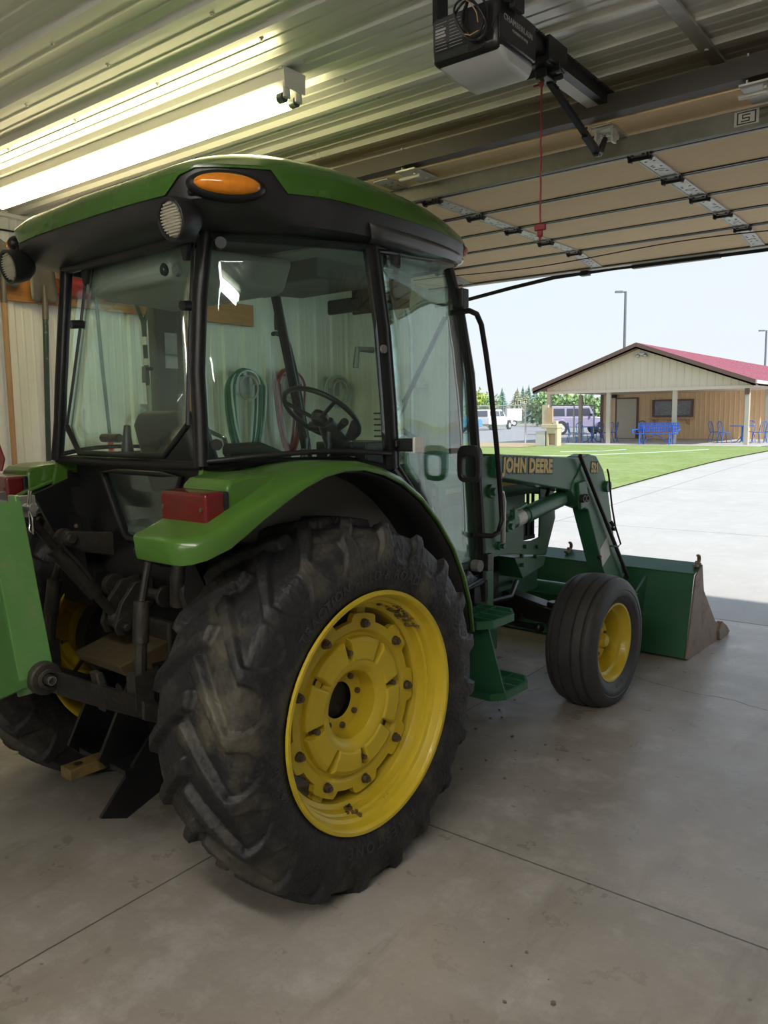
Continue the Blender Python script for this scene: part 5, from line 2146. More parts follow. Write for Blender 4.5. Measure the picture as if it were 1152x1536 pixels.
for hx in (.90, -.04):
    b = MB()
    ps = [(hx, 3.37+.022*math.cos(a), .64+.026*math.sin(a)) for a in np.linspace(R(-150), R(100), 10)]
    b.tube([(hx, 3.34, .605)]+ps, .009, 8, flat=1.4)
    b.b6(hx-.015, hx+.015, 3.31, 3.36, .595, .612)
    b.build('chain_hook', 'rust', bk, smooth=40)
for s in (1, -1):
    b = MB()
    for x in (.45, .60):
        b.prism([(3.0, .18), (3.04, .42), (3.24, .52), (3.2, .05), (3.08, .05)], 0, s*x-.008, s*x+.008)
    b.cyl((s*.44, 3.06, .25), (s*.62, 3.06, .25), .028, 14)
    b.cyl((s*.44, 3.06, .40), (s*.62, 3.06, .40), .025, 14)
    b.build('bucket_bracket', 'loader', bk, smooth=30)
b = MB()
for z0 in (.44, .30):
    y0 = 3.13+.135*(z0-.015)/.533
    b.box((0, y0-.008, z0), (1.8, .022, .018), (R(-14), 0, 0))
b.build('bucket_rib', 'loader', bk, smooth=0)

# ---- three-point hitch ------------------------------------------------------------
b = MB()
b.tube([(0, -.735, 1.343), (0, -.70, 1.295)], .018, 10)
b.tube([(0, -.70, 1.295), (0, -.61, 1.172)], .015, 8)
b.tube([(0, -.615, 1.18), (0, -.605, 1.165)], .033, 12)
b.tube([(0, -.61, 1.17), (0, -.47, .985)], .029, 14)
b.tube([(0, -.47, .985), (0, -.395, .885)], .018, 10)
b.sphere((0, -.735, 1.343), (.03, .036, .036), 12)
b.sphere((0, -.39, .88), (.03, .036, .036), 12)
b.tube([(.03, -.63, 1.22), (.035, -.55, 1.12), (.03, -.50, 1.05)], .006, 6)
b.build('top_link', 'grime', tr, smooth=40)
b = MB()
for s in (1, -1):
    b.prism([(-.26, 1.02), (-.34, 1.01), (-.40, .94), (-.43, .86), (-.415, .82), (-.37, .815), (-.33, .87), (-.26, .92)], 0, s*.045-.011, s*.045+.011)
b.cyl((-.07, -.40, .855), (.09, -.40, .855), .014, 12)
b.cyl((.056, -.40, .855), (.062, -.40, .855), .035, 16)
b.cyl((-.15, -.30, .97), (.20, -.30, .97), .020, 12)
b.lathe([(.18, .02), (.18, .04), (.20, .04), (.20, .02)], (0, -.30, .97), 0, 16)
b.lathe([(-.18, .02), (-.18, .045), (-.15, .045), (-.15, .02)], (0, -.30, .97), 0, 16)
b.build('top_link_bracket', 'grime', tr, smooth=30, bevel=.004)
b = MB()
b.cyl((-.22, -.12, 1.10), (.22, -.12, 1.10), .05, 18)
b.build('rock_shaft', 'grime', tr, smooth=40)
for s in (1, -1):
    b = MB()
    b.loft([[(s*x, -.10, z) for x, z in ((.20, 1.03), (.24, 1.03), (.24, 1.15), (.20, 1.15))], [(s*x, -.36, z) for x, z in ((.24, 1.10), (.27, 1.10), (.27, 1.185), (.24, 1.185))], [(s*x, -.44, z) for x, z in ((.25, 1.14), (.275, 1.14), (.275, 1.195), (.25, 1.195))]])
    b.cyl((s*.225, -.425, 1.165), (s*.30, -.425, 1.165), .022, 12)
    b.build('lift_arm', 'grime', tr, smooth=30, bevel=.006)
    b = MB()
    b.lathe([(-.012, .02), (-.012, .036), (.012, .036), (.012, .02)], (s*.295, -.425, 1.165), 0, 16)
    b.tube([(s*.295, -.43, 1.13), (s*.305, -.47, 1.0)], .014, 10)
    b.tube([(s*.305, -.47, 1.0), (s*.315, -.49, .86)], .028, 14)
    b.tube([(s*.315, -.49, .86), (s*.322, -.505, .70)], [.022, .020], 8)
    b.b6(s*.295, s*.35, -.54, -.47, .64, .76)
    b.build('lift_link', 'grime', tr, smooth=30)
    b = MB()
    b.loft([[(s*.345-dx*.014, y, z-.033), (s*.345+dx*.014, y, z-.033), (s*.345+dx*.014, y, z+.033), (s*.345-dx*.014, y, z+.033)] for y, z, dx in ((-.05, .40, 1), (-.30, .52, 1), (-.52, .635, 1))])
    b.loft([[(s*(.30+.03*u)-.018, y, z-.040), (s*(.30+.03*u)+.018, y, z-.040), (s*(.30+.03*u)+.018, y, z+.040), (s*(.30+.03*u)-.018, y, z+.040)] for y, z, u in ((-.46, .61, 1.2), (-.70, .745, .4), (-.80, .805, 0))])
    b.cyl((s*.30-.018, -.825, .822), (s*.30+.018, -.825, .822), .052, 22)
    b.cyl((s*.30-.07, -.825, .822), (s*.30+.05, -.825, .822), .017, 12)
    b.lathe([(.02, .022), (.024, .036), (.028, .022)], (s*.30, -.825, .822), 0, 18, sign=s)
    b.prism([(-.67, .80), (-.645, .80), (-.62, .70), (-.645, .66)], 0, s*.31-.024, s*.31+.024)
    b.build('lower_link', 'grime', tr, smooth=30, bevel=.005)
    b = MB()
    b.tube([(s*.33, -.42, .58), (s*.45, -.30, .60), (s*.52, -.15, .58)], .009, 8)
    b.tube([(s*.34, -.45, .56), (s*.46, -.33, .53), (s*.52, -.2, .50)], .008, 8)
    b.build('stabiliser', 'steel' if s > 0 else 'grime', tr, smooth=40)
b = MB()
b.prism([(-.30, .62), (-.42, .66), (-.56, .40), (-.50, .34), (-.30, .36)], 0, -.115, -.10)
b.prism([(-.30, .62), (-.42, .66), (-.56, .40), (-.50, .34), (-.30, .36)], 0, .10, .115)
b.prism([(-.10, .50), (-.36, .52), (-.62, .24), (-.52, .20), (-.10, .34)], 0, .20, .215)
b.b6(-.14, .22, -.52, -.2, .36, .38)
b.b6(-.15, .20, -.35, -.25, .44, .72)
b.build('hitch_frame', 'blackgloss', tr, smooth=0)
b = MB()
b.b6(.005, .075, -.65, -.2, .345, .385)
o = b.build('drawbar', 'drawbar', tr, smooth=0, bevel=.004)
b = MB()
b.cyl((.04, -.60, .386), (.04, -.60, .3875), .016, 16)
b.build('pin_hole', 'decaldark', o, smooth=0)
b = MB()
b.prism([(-.24, .70), (-.46, .70), (-.48, .74), (-.24, .80)], 0, -.16, .16)
b.build('pto_shield', 'shield', tr, smooth=0, bevel=.004)
b = MB()
b.cyl((0, -.28, .60), (0, -.40, .60), .022, 12)
b.build('pto_shaft', 'grime', tr, smooth=40)
b = MB()
b.tube([(.24, -.26, 1.14), (.30, -.30, 1.02), (.36, -.31, .90)], .018, 8)
b.tube([(.16, -.25, 1.18), (.20, -.29, 1.16), (.24, -.27, 1.24)], .012, 8)
b.tube([(.27, -.27, 1.18), (.29, -.31, 1.05), (.27, -.30, .95)], .03, 10)
b.build('hydraulic_coupler', 'grime', tr, smooth=40)

# ================================================================== implement on the hitch
im = empty('ballast_box', TO, PHI)
tag(im, 'bright green steel box implement carried on the tractor\'s rear hitch', 'implement')
FYI = -.80
fr = [(-.12, 1.37), (.12, 1.37), (.275, .78), (-.275, .78)]
b = MB()
b.loft([[(x, FYI+.0, z) for x, z in ((-.10, 1.30), (.10, 1.30), (.26, .80), (-.26, .80))], [(x, FYI-.40, z) for x, z in ((-.34, 1.30), (.34, 1.30), (.42, .80), (-.42, .80))]])
b.build('box_body', 'implement', im, smooth=0, bevel=.006)
for s in (1, -1):
    b = MB()
    b.prism([(s*.085, 1.385), (s*.135, 1.385), (s*.15, 1.35), (s*.29, .83), (s*.275, .775), (s*.215, .775), (s*.215, .83), (s*.085, 1.32)], 1, FYI-.004, FYI+.012)
    b.prism([(s*.140, 1.37), (s*.150, 1.36), (s*.292, .83), (s*.28, .775), (s*.268, .775)], 1, FYI-.10, FYI+.012)
    b.build('mast_strap', 'implement', im, smooth=0, bevel=.003)
b = MB()
b.b6(-.225, .225, FYI-.01, FYI+.004, .775, .86)
b.build('lower_bar', 'implement', im, smooth=0, bevel=.004)
b = MB()
b.cyl((-.15, FYI+.04, 1.343), (.17, FYI+.04, 1.343), .014, 12)
b.b6(-.12, -.09, FYI, FYI+.07, 1.31, 1.38)
b.b6(.09, .12, FYI, FYI+.07, 1.31, 1.38)
b.build('hitch_pin', 'steel', im, smooth=30)
b = MB()
b.cyl((-.35, FYI-.025, .822), (.35, FYI-.025, .822), .014, 12)
b.build('hitch_pin', 'steel', im, smooth=30)
b = MB()
b.tube([(.155, FYI+.035, 1.40), (.15, FYI+.03, 1.36), (.145, FYI+.035, 1.30), (.15, FYI+.03, 1.27), (.165, FYI+.035, 1.26), (.175, FYI+.03, 1.28), (.165, FYI+.035, 1.31), (.158, FYI+.03, 1.34), (.17, FYI+.035, 1.40)], .003, 6)
b.build('retaining_clip', 'chrome', im, smooth=50)

# ================================================================== outside
ZG = .27


def gz(y):
    """the apron falls level from the shop and the ground rises a little towards the far building"""
    return ZG*smooth01((y-9)/16)-.004


def ground(name, x0, x1, ys, mat, dz=0.0, xs=None):
    b = MB()
    xs = xs or [x0, x1]
    rings = [[(x, y, gz(y)+dz) for x in xs] for y in ys]
    b.loft(rings, False, False)
    return struct(b, name, mat, smooth=60)


ground('driveway', -40, 40, [YF+.21]+[7+i for i in range(34)], 'apron')
ground('parking_lot', -160, 40, [33.2, 40, 50, 70, 95], 'asphalt', .012)
ground('lawn', -19.0, -6.05, [12.0+i for i in range(21)]+[32.3], 'grass', .035, [-19, -15, -11, -8, -6.05])
ground('dirt_path', -22, -15.2, [28.6, 30, 31.5, 33.1], 'dirt', .050)
ground('field', -400, 300, [90, 140, 420], 'field', .02)
# faint pale hose-mark on the lawn
b = MB()
b.tube([(-12.2, 22.4, gz(22.4)+.045), (-10.6, 23.6, gz(23.6)+.045), (-9.4, 25.4, gz(25)+.045), (-8.6, 27.2, gz(27)+.045), (-8.0, 29.0, gz(29)+.045)], .011, 6)
b.tube([(-12.0, 25.5, gz(25)+.045), (-11.0, 26.5, gz(26)+.045), (-10.6, 28, gz(28)+.045)], .011, 6)
o = b.build('garden_hose', 'hose_light', None, smooth=60)
tag(o, 'pale hose lying loose across the lawn in front of the tan building', 'garden hose')

# ---- the tan building with its open porch
BXL, BXR, BY, BYW = -16.43, -7.88, 33.6, 40.6
bd = empty('pavilion', (-12.2, BY, ZG))
tag(bd, 'tan ribbed building with red roof and open porch on posts beyond the lawn', 'building')
BO = Vector((-12.2, BY, ZG))


def badd(b, name, mat, parent=bd, **k):
    b.v = [tuple(Vector(p)-BO) for p in b.v]
    return b.build(name, mat, parent, **k)


b = MB()
b.b6(-16.9, -7.2, 32.35, BYW+.1, ZG-.25, ZG+.03)
badd(b, 'porch_slab', 'apron', smooth=0)


def ribbed(x0, x1, y, zf0, zf1, per=.3048, rib=.03, n_extra=()):
    """ribbed siding facing -y; zf0, zf1: functions of x"""
    b = MB()
    pts = [p for p in ribs(x0, x1, per, rib)]
    xs = sorted(set([p[0] for p in pts]+list(n_extra)))
    hh = dict(pts)
    v0 = [(x, y-hh.get(x, 0), zf0(x)) for x in xs]
    v1 = [(x, y-hh.get(x, 0), zf1(x)) for x in xs]
    v2 = [(x, y+.1, zf0(x)) for x in xs]
    v3 = [(x, y+.1, zf1(x)) for x in xs]
    b.loft([v2, v0, v1, v3], False, False)
    return b


APX, APZ, EVZ, GB = -12.24, 4.50, 2.76, 2.63
EXL, EXR = -17.03, -7.50
sl = (APZ-EVZ)/(APX-EXL)


def roofz(x):
    return APZ-abs(x-APX)*sl


badd(ribbed(BXL-.05, BXR+.1, BY, lambda x: GB, lambda x: roofz(x)-.12, n_extra=(APX,)), 'gable_siding', 'siding', smooth=20)
badd(ribbed(-16.78, BXR+.1, BYW, lambda x: ZG, lambda x: 3.0, .2286), 'wall', 'tan', smooth=20)
b = MB()
b.b6(-16.80, -16.66, BYW-.06, BYW+8, ZG, 2.8)
b.b6(BXR+.05, BXR+.15, BYW, BYW+18, ZG, 2.8)
badd(b, 'side_wall', 'brown', smooth=0)
b = MB()
for s, xe in ((-1, EXL), (1, EXR)):
    b.prism([(APX, APZ+.05), (xe, roofz(xe)+.05), (xe, roofz(xe)-.02), (APX, APZ-.02)], 1, BY-.38, BY+26)
    y = BY-.3
    n = 0
    while n < 110:
        d = Vector((xe-APX, 0, roofz(xe)-APZ))
        b.box(Vector((APX, y, APZ+.058))+d*.5, (d.length, .05, .022), (0, -s*-1*math.atan2(APZ-roofz(xe), abs(xe-APX))*1.0, 0))
        y += .2286
        n += 1
badd(b, 'roof', 'roofpink', smooth=0)
b = MB()
for s, xe in ((-1, EXL), (1, EXR)):
    b.prism([(APX, APZ+.07), (xe-s*-.0, roofz(xe)+.07), (xe, roofz(xe)-.17), (APX, APZ-.17)], 1, BY-.42, BY-.375)
    b.prism([(APX, APZ-.10), (xe, roofz(xe)-.10), (xe, roofz(xe)-.17), (APX, APZ-.17)], 1, BY-.42, BY-.02)
badd(b, 'rake_trim', 'brown', smooth=0)
b = MB()
b.b6(EXL-.06, EXL+.06, BY-.4, BY+26, roofz(EXL)-.08, roofz(EXL)+.05)
b.b6(EXR-.06, EXR+.06, BY-.4, BY+26, roofz(EXR)-.08, roofz(EXR)+.05)
badd(b, 'gutter', 'siding', smooth=0)
b = MB()
b.b6(BXL-.1, BXR+.2, BY-.06, BYW, GB-.03, GB+.02)
badd(b, 'porch_ceiling', 'siding', smooth=0)
b = MB()
b.b6(BXL-.1, BXR+.2, BY-.05, BY+.07, GB-.10, GB+.02)
badd(b, 'porch_beam', 'siding', smooth=0)
for x, y in ((BXL, BY+.02), (-13.58, BY+.02), (-10.72, BY+.02), (BXR, BY+.02), (BXL, 37.1), (BXR, 37.1)):
    b = MB()
    b.b6(x-.085, x+.085, y, y+.17, ZG+.0, GB-.09)
    badd(b, 'post', 'post', smooth=0, bevel=.01)
b = MB()
b.b6(BXR-.09, BXR+.09, BY-.03, BY+.01, GB-.34, GB-.06)
badd(b, 'post_strap', 'brown', smooth=0)
d = MB()
d.b6(-15.97, -14.75, BYW-.07, BYW-.01, ZG+.03, 2.42)
dd = badd(d, 'door_frame', 'brown', smooth=0)


def sub(b, name, mat, parent, **k):
    b.v = [tuple(Vector(p)-BO) for p in b.v]
    return b.build(name, mat, parent, **k)


b = MB()
b.b6(-15.88, -14.84, BYW-.09, BYW-.06, ZG+.05, 2.35)
sub(b, 'door_leaf', 'tandoor', dd, smooth=0)
b = MB()
b.b6(-14.98, -14.93, BYW-.14, BYW-.09, 1.22, 1.30)
sub(b, 'door_handle', 'steel', dd, smooth=0)
b = MB()
b.frame([(-14.02, 1.40), (-14.02, 2.27), (-11.98, 2.27), (-11.98, 1.40)], [(-13.92, 1.48), (-13.92, 2.19), (-12.08, 2.19), (-12.08, 1.48)], 1, BYW-.09, BYW-.01)
b.b6(-13.04, -12.96, BYW-.09, BYW-.03, 1.48, 2.19)
wf = badd(b, 'window', 'brown', smooth=0)
for x0, x1 in ((-13.92, -13.04), (-12.96, -12.08)):
    b = MB()
    b.b6(x0, x1, BYW-.06, BYW-.04, 1.48, 2.19)
    sub(b, 'pane', 'winglass', wf, smooth=0)
    # white arched lettering painted on the panes, too small to read
    b = MB()
    xm = (x0+x1)/2
    for k in range(13):
        u = -1+2*k/12
        b.box((xm+u*.36, BYW-.062, 1.88+.16*(1-u*u)), (.045, .004, .08), (0, u*.4, 0))
    for k in range(40):
        b.box((xm+random.uniform(-.38, .38), BYW-.062, random.uniform(1.52, 1.82)), (.05, .004, .03), (0, random.uniform(-1, 1), 0))
    sub(b, 'painted_sign', 'labelwhite', wf, smooth=0)
b = MB()
b.b6(-14.15, -11.95, BYW-.38, BYW-.01, 1.28, 1.34)
for x in (-13.9, -13.0, -12.2):
    b.prism([(BYW-.34, 1.28), (BYW-.02, 1.28), (BYW-.02, 1.00)], 0, x-.03, x+.03)
badd(b, 'counter_shelf', 'shelf', smooth=0)
b = MB()
b.b6(-12.2, -11.98, BY-.10, BY, 4.05, 4.13)
for s in (-1, 1):
    b.sphere((-12.09+s*.16, BY-.14, 4.02), (.10, .10, .08), 10)
badd(b, 'flood_light', 'steel', smooth=40)
b = MB()
b.b6(-16.2, -15.9, BYW-.35, BYW-.05, 2.42, 2.6)
badd(b, 'speaker_box', 'black', smooth=0)


# ---- porch furniture
def chair_proto(name, mat, label, group):
    t = empty(name, (0, 0, 0))
    tag(t, label, 'chair', group)
    b = MB()
    b.lathe([(.0, 0), (.0, .19), (.025, .195), (.03, .18), (.03, 0)], (0, 0, .44), 2, 18)
    b.build('seat', mat, t, smooth=40)
    for sx in (-1, 1):
        b = MB()
        b.tube([(sx*.15, -.14, .45), (sx*.20, -.22, 0)], .016, 6)
        b.build('leg', mat, t, smooth=40)
        b = MB()
        b.tube([(sx*.15, .14, .45), (sx*.20, .24, 0)], .016, 6)
        b.build('leg', mat, t, smooth=40)
    b = MB()
    b.tube([(-.17, .15, .45), (-.185, .22, .75)]+[(-.185*math.cos(a), .235, .75+.17*math.sin(a)) for a in np.linspace(.2, PI-.2, 9)]+[(.185, .22, .75), (.17, .15, .45)], .017, 6)
    b.tube([(-.06, .16, .46), (-.06, .235, .90)], .010, 5)
    b.tube([(.06, .16, .46), (.06, .235, .90)], .010, 5)
    b.build('backrest', mat, t, smooth=40)
    return t


def table(name, x, y, label):
    t = empty(name, (x, y, ZG+.03))
    tag(t, label, 'table', 'blue porch tables')
    b = MB()
    b.lathe([(0, 0), (0, .50), (.03, .51), (.035, .48), (.035, 0)], (0, 0, .70), 2, 28)
    b.build('tabletop', 'blue2', t, smooth=40)
    b = MB()
    b.cyl((0, 0, .06), (0, 0, .70), .04, 12)
    for k in range(4):
        a = PI/2*k+.5
        b.tube([(0, 0, .30), (.22*math.cos(a), .22*math.sin(a), .05), (.38*math.cos(a), .38*math.sin(a), .015)], .022, 6)
    b.build('pedestal', 'blue2', t, smooth=40)
    return t


table('patio_table', -14.85, 34.9, 'round blue metal table under the porch\'s left end, in front of the lavender car')
table('patio_table', -8.55, 35.9, 'round blue metal table under the porch\'s right end by the right posts')
ch0 = chair_proto('patio_chair', 'blue2', 'blue metal chair left of the porch\'s left table, nearest the grey cabinet', 'blue porch chairs')
spots = [(-15.55, 34.35, 55, None), (-14.95, 34.05, 10, 'blue metal chair in front of the porch\'s left table, towards the lawn'),
         (-14.05, 34.75, -80, 'blue metal chair right of the porch\'s left table, back to the middle of the porch'),
         (-14.1, 35.5, -120, 'blue metal chair at the far right of the porch\'s left table'),
         (-14.9, 35.75, 180, 'blue metal chair behind the porch\'s left table, towards the wall'),
         (-9.65, 35.9, 100, 'blue metal chair standing leftmost at the porch\'s right table'),
         (-9.1, 35.25, 45, 'blue metal chair in front of the porch\'s right table on its left side'),
         (-8.45, 36.65, 180, 'blue metal chair behind the porch\'s right table'),
         (-7.8, 35.5, -60, 'blue metal chair between the two right porch posts'),
         (-7.55, 36.2, -100, 'blue metal chair rightmost at the porch\'s right table')]
for i, (x, y, a, lab) in enumerate(spots):
    c = ch0 if i == 0 else copy_tree(ch0)
    c.location = (x, y, ZG+.03)
    c.rotation_euler = (0, 0, R(180-a))
    if lab:
        c['label'] = lab
c = chair_proto('patio_chair', 'dkchair', 'dark metal chair against the tan wall beside the beige door', 'blue porch chairs')
c.location = (-14.45, 40.1, ZG+.03)
# bench
t = empty('park_bench', (-11.25, 33.05, gz(33)+.03))
tag(t, 'bright blue slatted park bench at the lawn\'s edge before the porch', 'bench')
t.location.z = ZG+.03
b = MB()
for k in range(7):
    b.b6(-.86, .86, -.20+k*.062, -.155+k*.062, .44, .46)
b.build('seat', 'blue', t, smooth=0)
b = MB()
b.frame([(-.86, .52), (-.86, .90), (.86, .90), (.86, .52)], [(-.83, .55), (-.83, .87), (.83, .87), (.83, .55)], 1, .26, .285)
for k in range(22):
    b.b6(-.80+k*.0745, -.765+k*.0745, .265, .28, .55, .87)
b.b6(-.84, .84, .263, .287, .62, .66)
b.b6(-.84, .84, .263, .287, .75, .79)
b.build('backrest', 'blue', t, smooth=0)
for s in (-1, 1):
    b = MB()
    b.tube([(s*.62, .26, .80), (s*.62, .24, .45), (s*.62, -.20, .43), (s*.62, -.22, .0)], .03, 8)
    b.tube([(s*.62, .24, .45), (s*.62, .28, .0)], .03, 8)
    b.build('leg', 'blue', t, smooth=40)
    b = MB()
    b.tube([(s*.88, .27, .62), (s*.95, .10, .62), (s*.95, -.15, .60), (s*.90, -.20, .45)], .025, 8)
    b.build('armrest', 'blue', t, smooth=40)
b = MB()
b.tube([(-.62, -.05, .08), (0, -.02, .42), (.62, -.05, .08)], .018, 6)
b.build('brace', 'blue', t, smooth=40)
# cabinet / pedestal at the porch's left front corner
t = empty('utility_pedestal', (-14.9, 30.4, gz(30.4)+.03))
tag(t, 'cream and grey utility cabinet with upright board at the lawn\'s far left corner', 'cabinet')
b = MB()
b.b6(-.50, -.06, -.10, .35, 0, .62)
b.build('grey_cabinet', 'greycab', t, smooth=0, bevel=.02)
b = MB()
b.frame([(.0, 0), (.0, .80), (.50, .80), (.50, 0)], [(.09, .05), (.09, .52), (.40, .52), (.40, .05)], 1, -.10, .30)
b.b6(-.22, .52, -.14, .34, .74, .92)
b.b6(.30, .46, -.10, .1, .88, 1.05)
b.build('fountain_body', 'cream', t, smooth=0, bevel=.02)
b = MB()
b.b6(.0, .42, .05, .12, .05, .8)
b.b6(-.02, .22, .0, .10, .92, 1.60)
b.build('upright_board', 'shelf', t, smooth=0)
b = MB()
b.b6(-.26, .02, .02, .12, .85, 1.72)
b.build('post', 'cream', t, smooth=0)

# ---- chain-link fence: two runs meeting at a corner post
fm, fnt, fout = nodes_of('chain_link_mesh')
tr_ = fnt.nodes.new('ShaderNodeBsdfTransparent')
df = fnt.nodes.new('ShaderNodeBsdfPrincipled')
df.inputs['Base Color'].default_value = (.55, .56, .57, 1)
df.inputs['Roughness'].default_value = .5
tc = fnt.nodes.new('ShaderNodeTexCoord')
sx = fnt.nodes.new('ShaderNodeSeparateXYZ')
L(fnt, tc.outputs['Object'], sx.inputs[0])
hsum = fnt.nodes.new('ShaderNodeMath')
hsum.operation = 'ADD'
L(fnt, sx.outputs[0], hsum.inputs[0])
L(fnt, sx.outputs[1], hsum.inputs[1])
outs = []
for sg_ in (1, -1):
    a = fnt.nodes.new('ShaderNodeMath')
    a.operation = 'MULTIPLY_ADD'
    L(fnt, sx.outputs[2], a.inputs[0])
    a.inputs[1].default_value = sg_
    L(fnt, hsum.outputs[0], a.inputs[2])
    m_ = fnt.nodes.new('ShaderNodeMath')
    m_.operation = 'PINGPONG'
    L(fnt, a.outputs[0], m_.inputs[0])
    m_.inputs[1].default_value = .04
    l_ = fnt.nodes.new('ShaderNodeMath')
    l_.operation = 'LESS_THAN'
    L(fnt, m_.outputs[0], l_.inputs[0])
    l_.inputs[1].default_value = .005
    outs.append(l_)
mxn = fnt.nodes.new('ShaderNodeMath')
mxn.operation = 'MAXIMUM'
L(fnt, outs[0].outputs[0], mxn.inputs[0])
L(fnt, outs[1].outputs[0], mxn.inputs[1])
ms = fnt.nodes.new('ShaderNodeMixShader')
L(fnt, mxn.outputs[0], ms.inputs[0])
L(fnt, tr_.outputs[0], ms.inputs[1])
L(fnt, df.outputs[0], ms.inputs[2])
L(fnt, ms.outputs[0], fout.inputs[0])
M['link'] = fm
fe = empty('chain_link_fence', (-17.6, 33.6, ZG))
tag(fe, 'galvanised chain-link fence along the parking lot, left of the tan building', 'fence')
FH = 1.80
b = MB()
b.add([(-26, 0, .03), (0, 0, .03), (0, 0, FH), (-26, 0, FH)], [(0, 1, 2, 3)])
b.add([(0, 0, .03), (0, 8.0, .03), (0, 8.0, FH), (0, 0, FH)], [(0, 1, 2, 3)])
b.build('mesh', 'link', fe, smooth=0, fix=False)
b = MB()
b.tube([(-26, 0, FH), (0, 0, FH), (0, 8.0, FH)], .03, 8)
b.build('top_rail', 'chain', fe, smooth=40)
for x, y in [(-3*k, 0) for k in range(9)]+[(0, 2.7), (0, 5.4), (0, 8)]:
    b = MB()
    b.cyl((x, y, 0), (x, y, FH+.04), .04, 8)
    b.build('post', 'chain', fe, smooth=40)


# ---- vehicles
def prof_car(b, prof_, w, tuck=.0, mi=0):
    """side outline (along x, z) given a width, with slightly tucked sides"""
    n = len(prof_)
    r0 = [(x, -w/2, z) for x, z in prof_]
    r1 = [(x, w/2, z) for x, z in prof_]
    b.loft([r0, r1], True, True, mi)


def wheels(t, xs, w, r, white=False):
    for x in xs:
        for s in (-1, 1):
            b = MB()
            b.lathe([(-.10, r*.6), (-.12, r*.85), (-.10, r), (.10, r), (.12, r*.85), (.10, r*.6)], (x, s*(w/2-.08), r), 1, 24)
            q = b.build('wheel', 'cartire', t, smooth=40)
            b = MB()
            b.lathe([(.06, 0), (.09, r*.25), (.07, r*.5), (.10, r*.62)], (x, s*(w/2-.08), r), 1, 20, sign=s)
            for k in range(5):
                a = 2*PI*k/5
                b.box((x+.36*r*math.cos(a), s*(w/2-.08)+s*.09, r+.36*r*math.sin(a)), (r*.5, .02, r*.16), (0, -a, 0))
            b.build('wheel_rim', 'whitecar', q, smooth=40)


def offroader(name, loc, rz, mat, label):
    t = empty(name, loc, rz)
    tag(t, label, 'car')
    b = MB()
    prof_car(b, [(-2.05, .55), (-2.05, 1.12), (.95, 1.14), (2.05, 1.08), (2.12, .95), (2.12, .62), (1.85, .55), (1.75, .85), (1.15, .85), (1.05, .5), (-.95, .5), (-1.05, .85), (-1.70, .85), (-1.80, .55)], 1.62)
    b.build('body', mat, t, smooth=0, bevel=.03)
    b = MB()
    b.loft([[(-2.03, s*.78, 1.12) for s in (-1, 1)]+[(.98, s*.78, 1.14) for s in (1, -1)], [(-1.97, s*.68, 1.86) for s in (-1, 1)]+[(.58, s*.68, 1.86) for s in (1, -1)]])
    b.build('hard_top', mat, t, smooth=0, bevel=.04)
    for s in (-1, 1):
        for x0, x1 in ((-1.90, -1.12), (-1.0, -.20), (-.08, .55)):
            b = MB()
            y0, y1 = .772, .705
            b.loft([[(x0, s*y0, 1.22), (x1+.12*(x1 > .5), s*y0, 1.22), (x1, s*y1, 1.70), (x0+.03, s*y1, 1.70)], [(x0, s*(y0+.008), 1.22), (x1+.12*(x1 > .5), s*(y0+.008), 1.22), (x1, s*(y1+.008), 1.70), (x0+.03, s*(y1+.008), 1.70)]])
            b.build('side_window', 'carglass', t, smooth=0)
        b = MB()
        for xw in (1.45, -1.38):
            b.tube([(xw+.50*math.cos(a), s*.86, .44+.50*math.sin(a)) for a in np.linspace(.15, PI-.15, 12)], .07, 6)
        b.build('wheel_flare', mat, t, smooth=50)
        b = MB()
        b.box((.62, s*.93, 1.28), (.10, .18, .16))
        b.build('mirror', 'black', t, smooth=0, bevel=.02)
    b = MB()
    b.loft([[(.96, -.70, 1.16), (.96, .70, 1.16), (.62, .62, 1.80), (.62, -.62, 1.80)], [(.99, -.70, 1.16), (.99, .70, 1.16), (.65, .62, 1.80), (.65, -.62, 1.80)]])
    b.build('windshield', 'carglass', t, smooth=0)
    b = MB()
    b.lathe([(-.12, .2), (-.12, .38), (.12, .38), (.12, .2)], (-2.18, 0, 1.05), 0, 24)
    b.build('spare_wheel', 'cartire', t, smooth=40)
    wheels(t, (1.45, -1.38), 1.75, .42)
    return t


p = ground_at(866, 52)
offroader('offroad_car', (p.x, p.y, ZG), YAW+R(6), 'jeep', 'lavender boxy off-road car parked behind the porch\'s left posts')


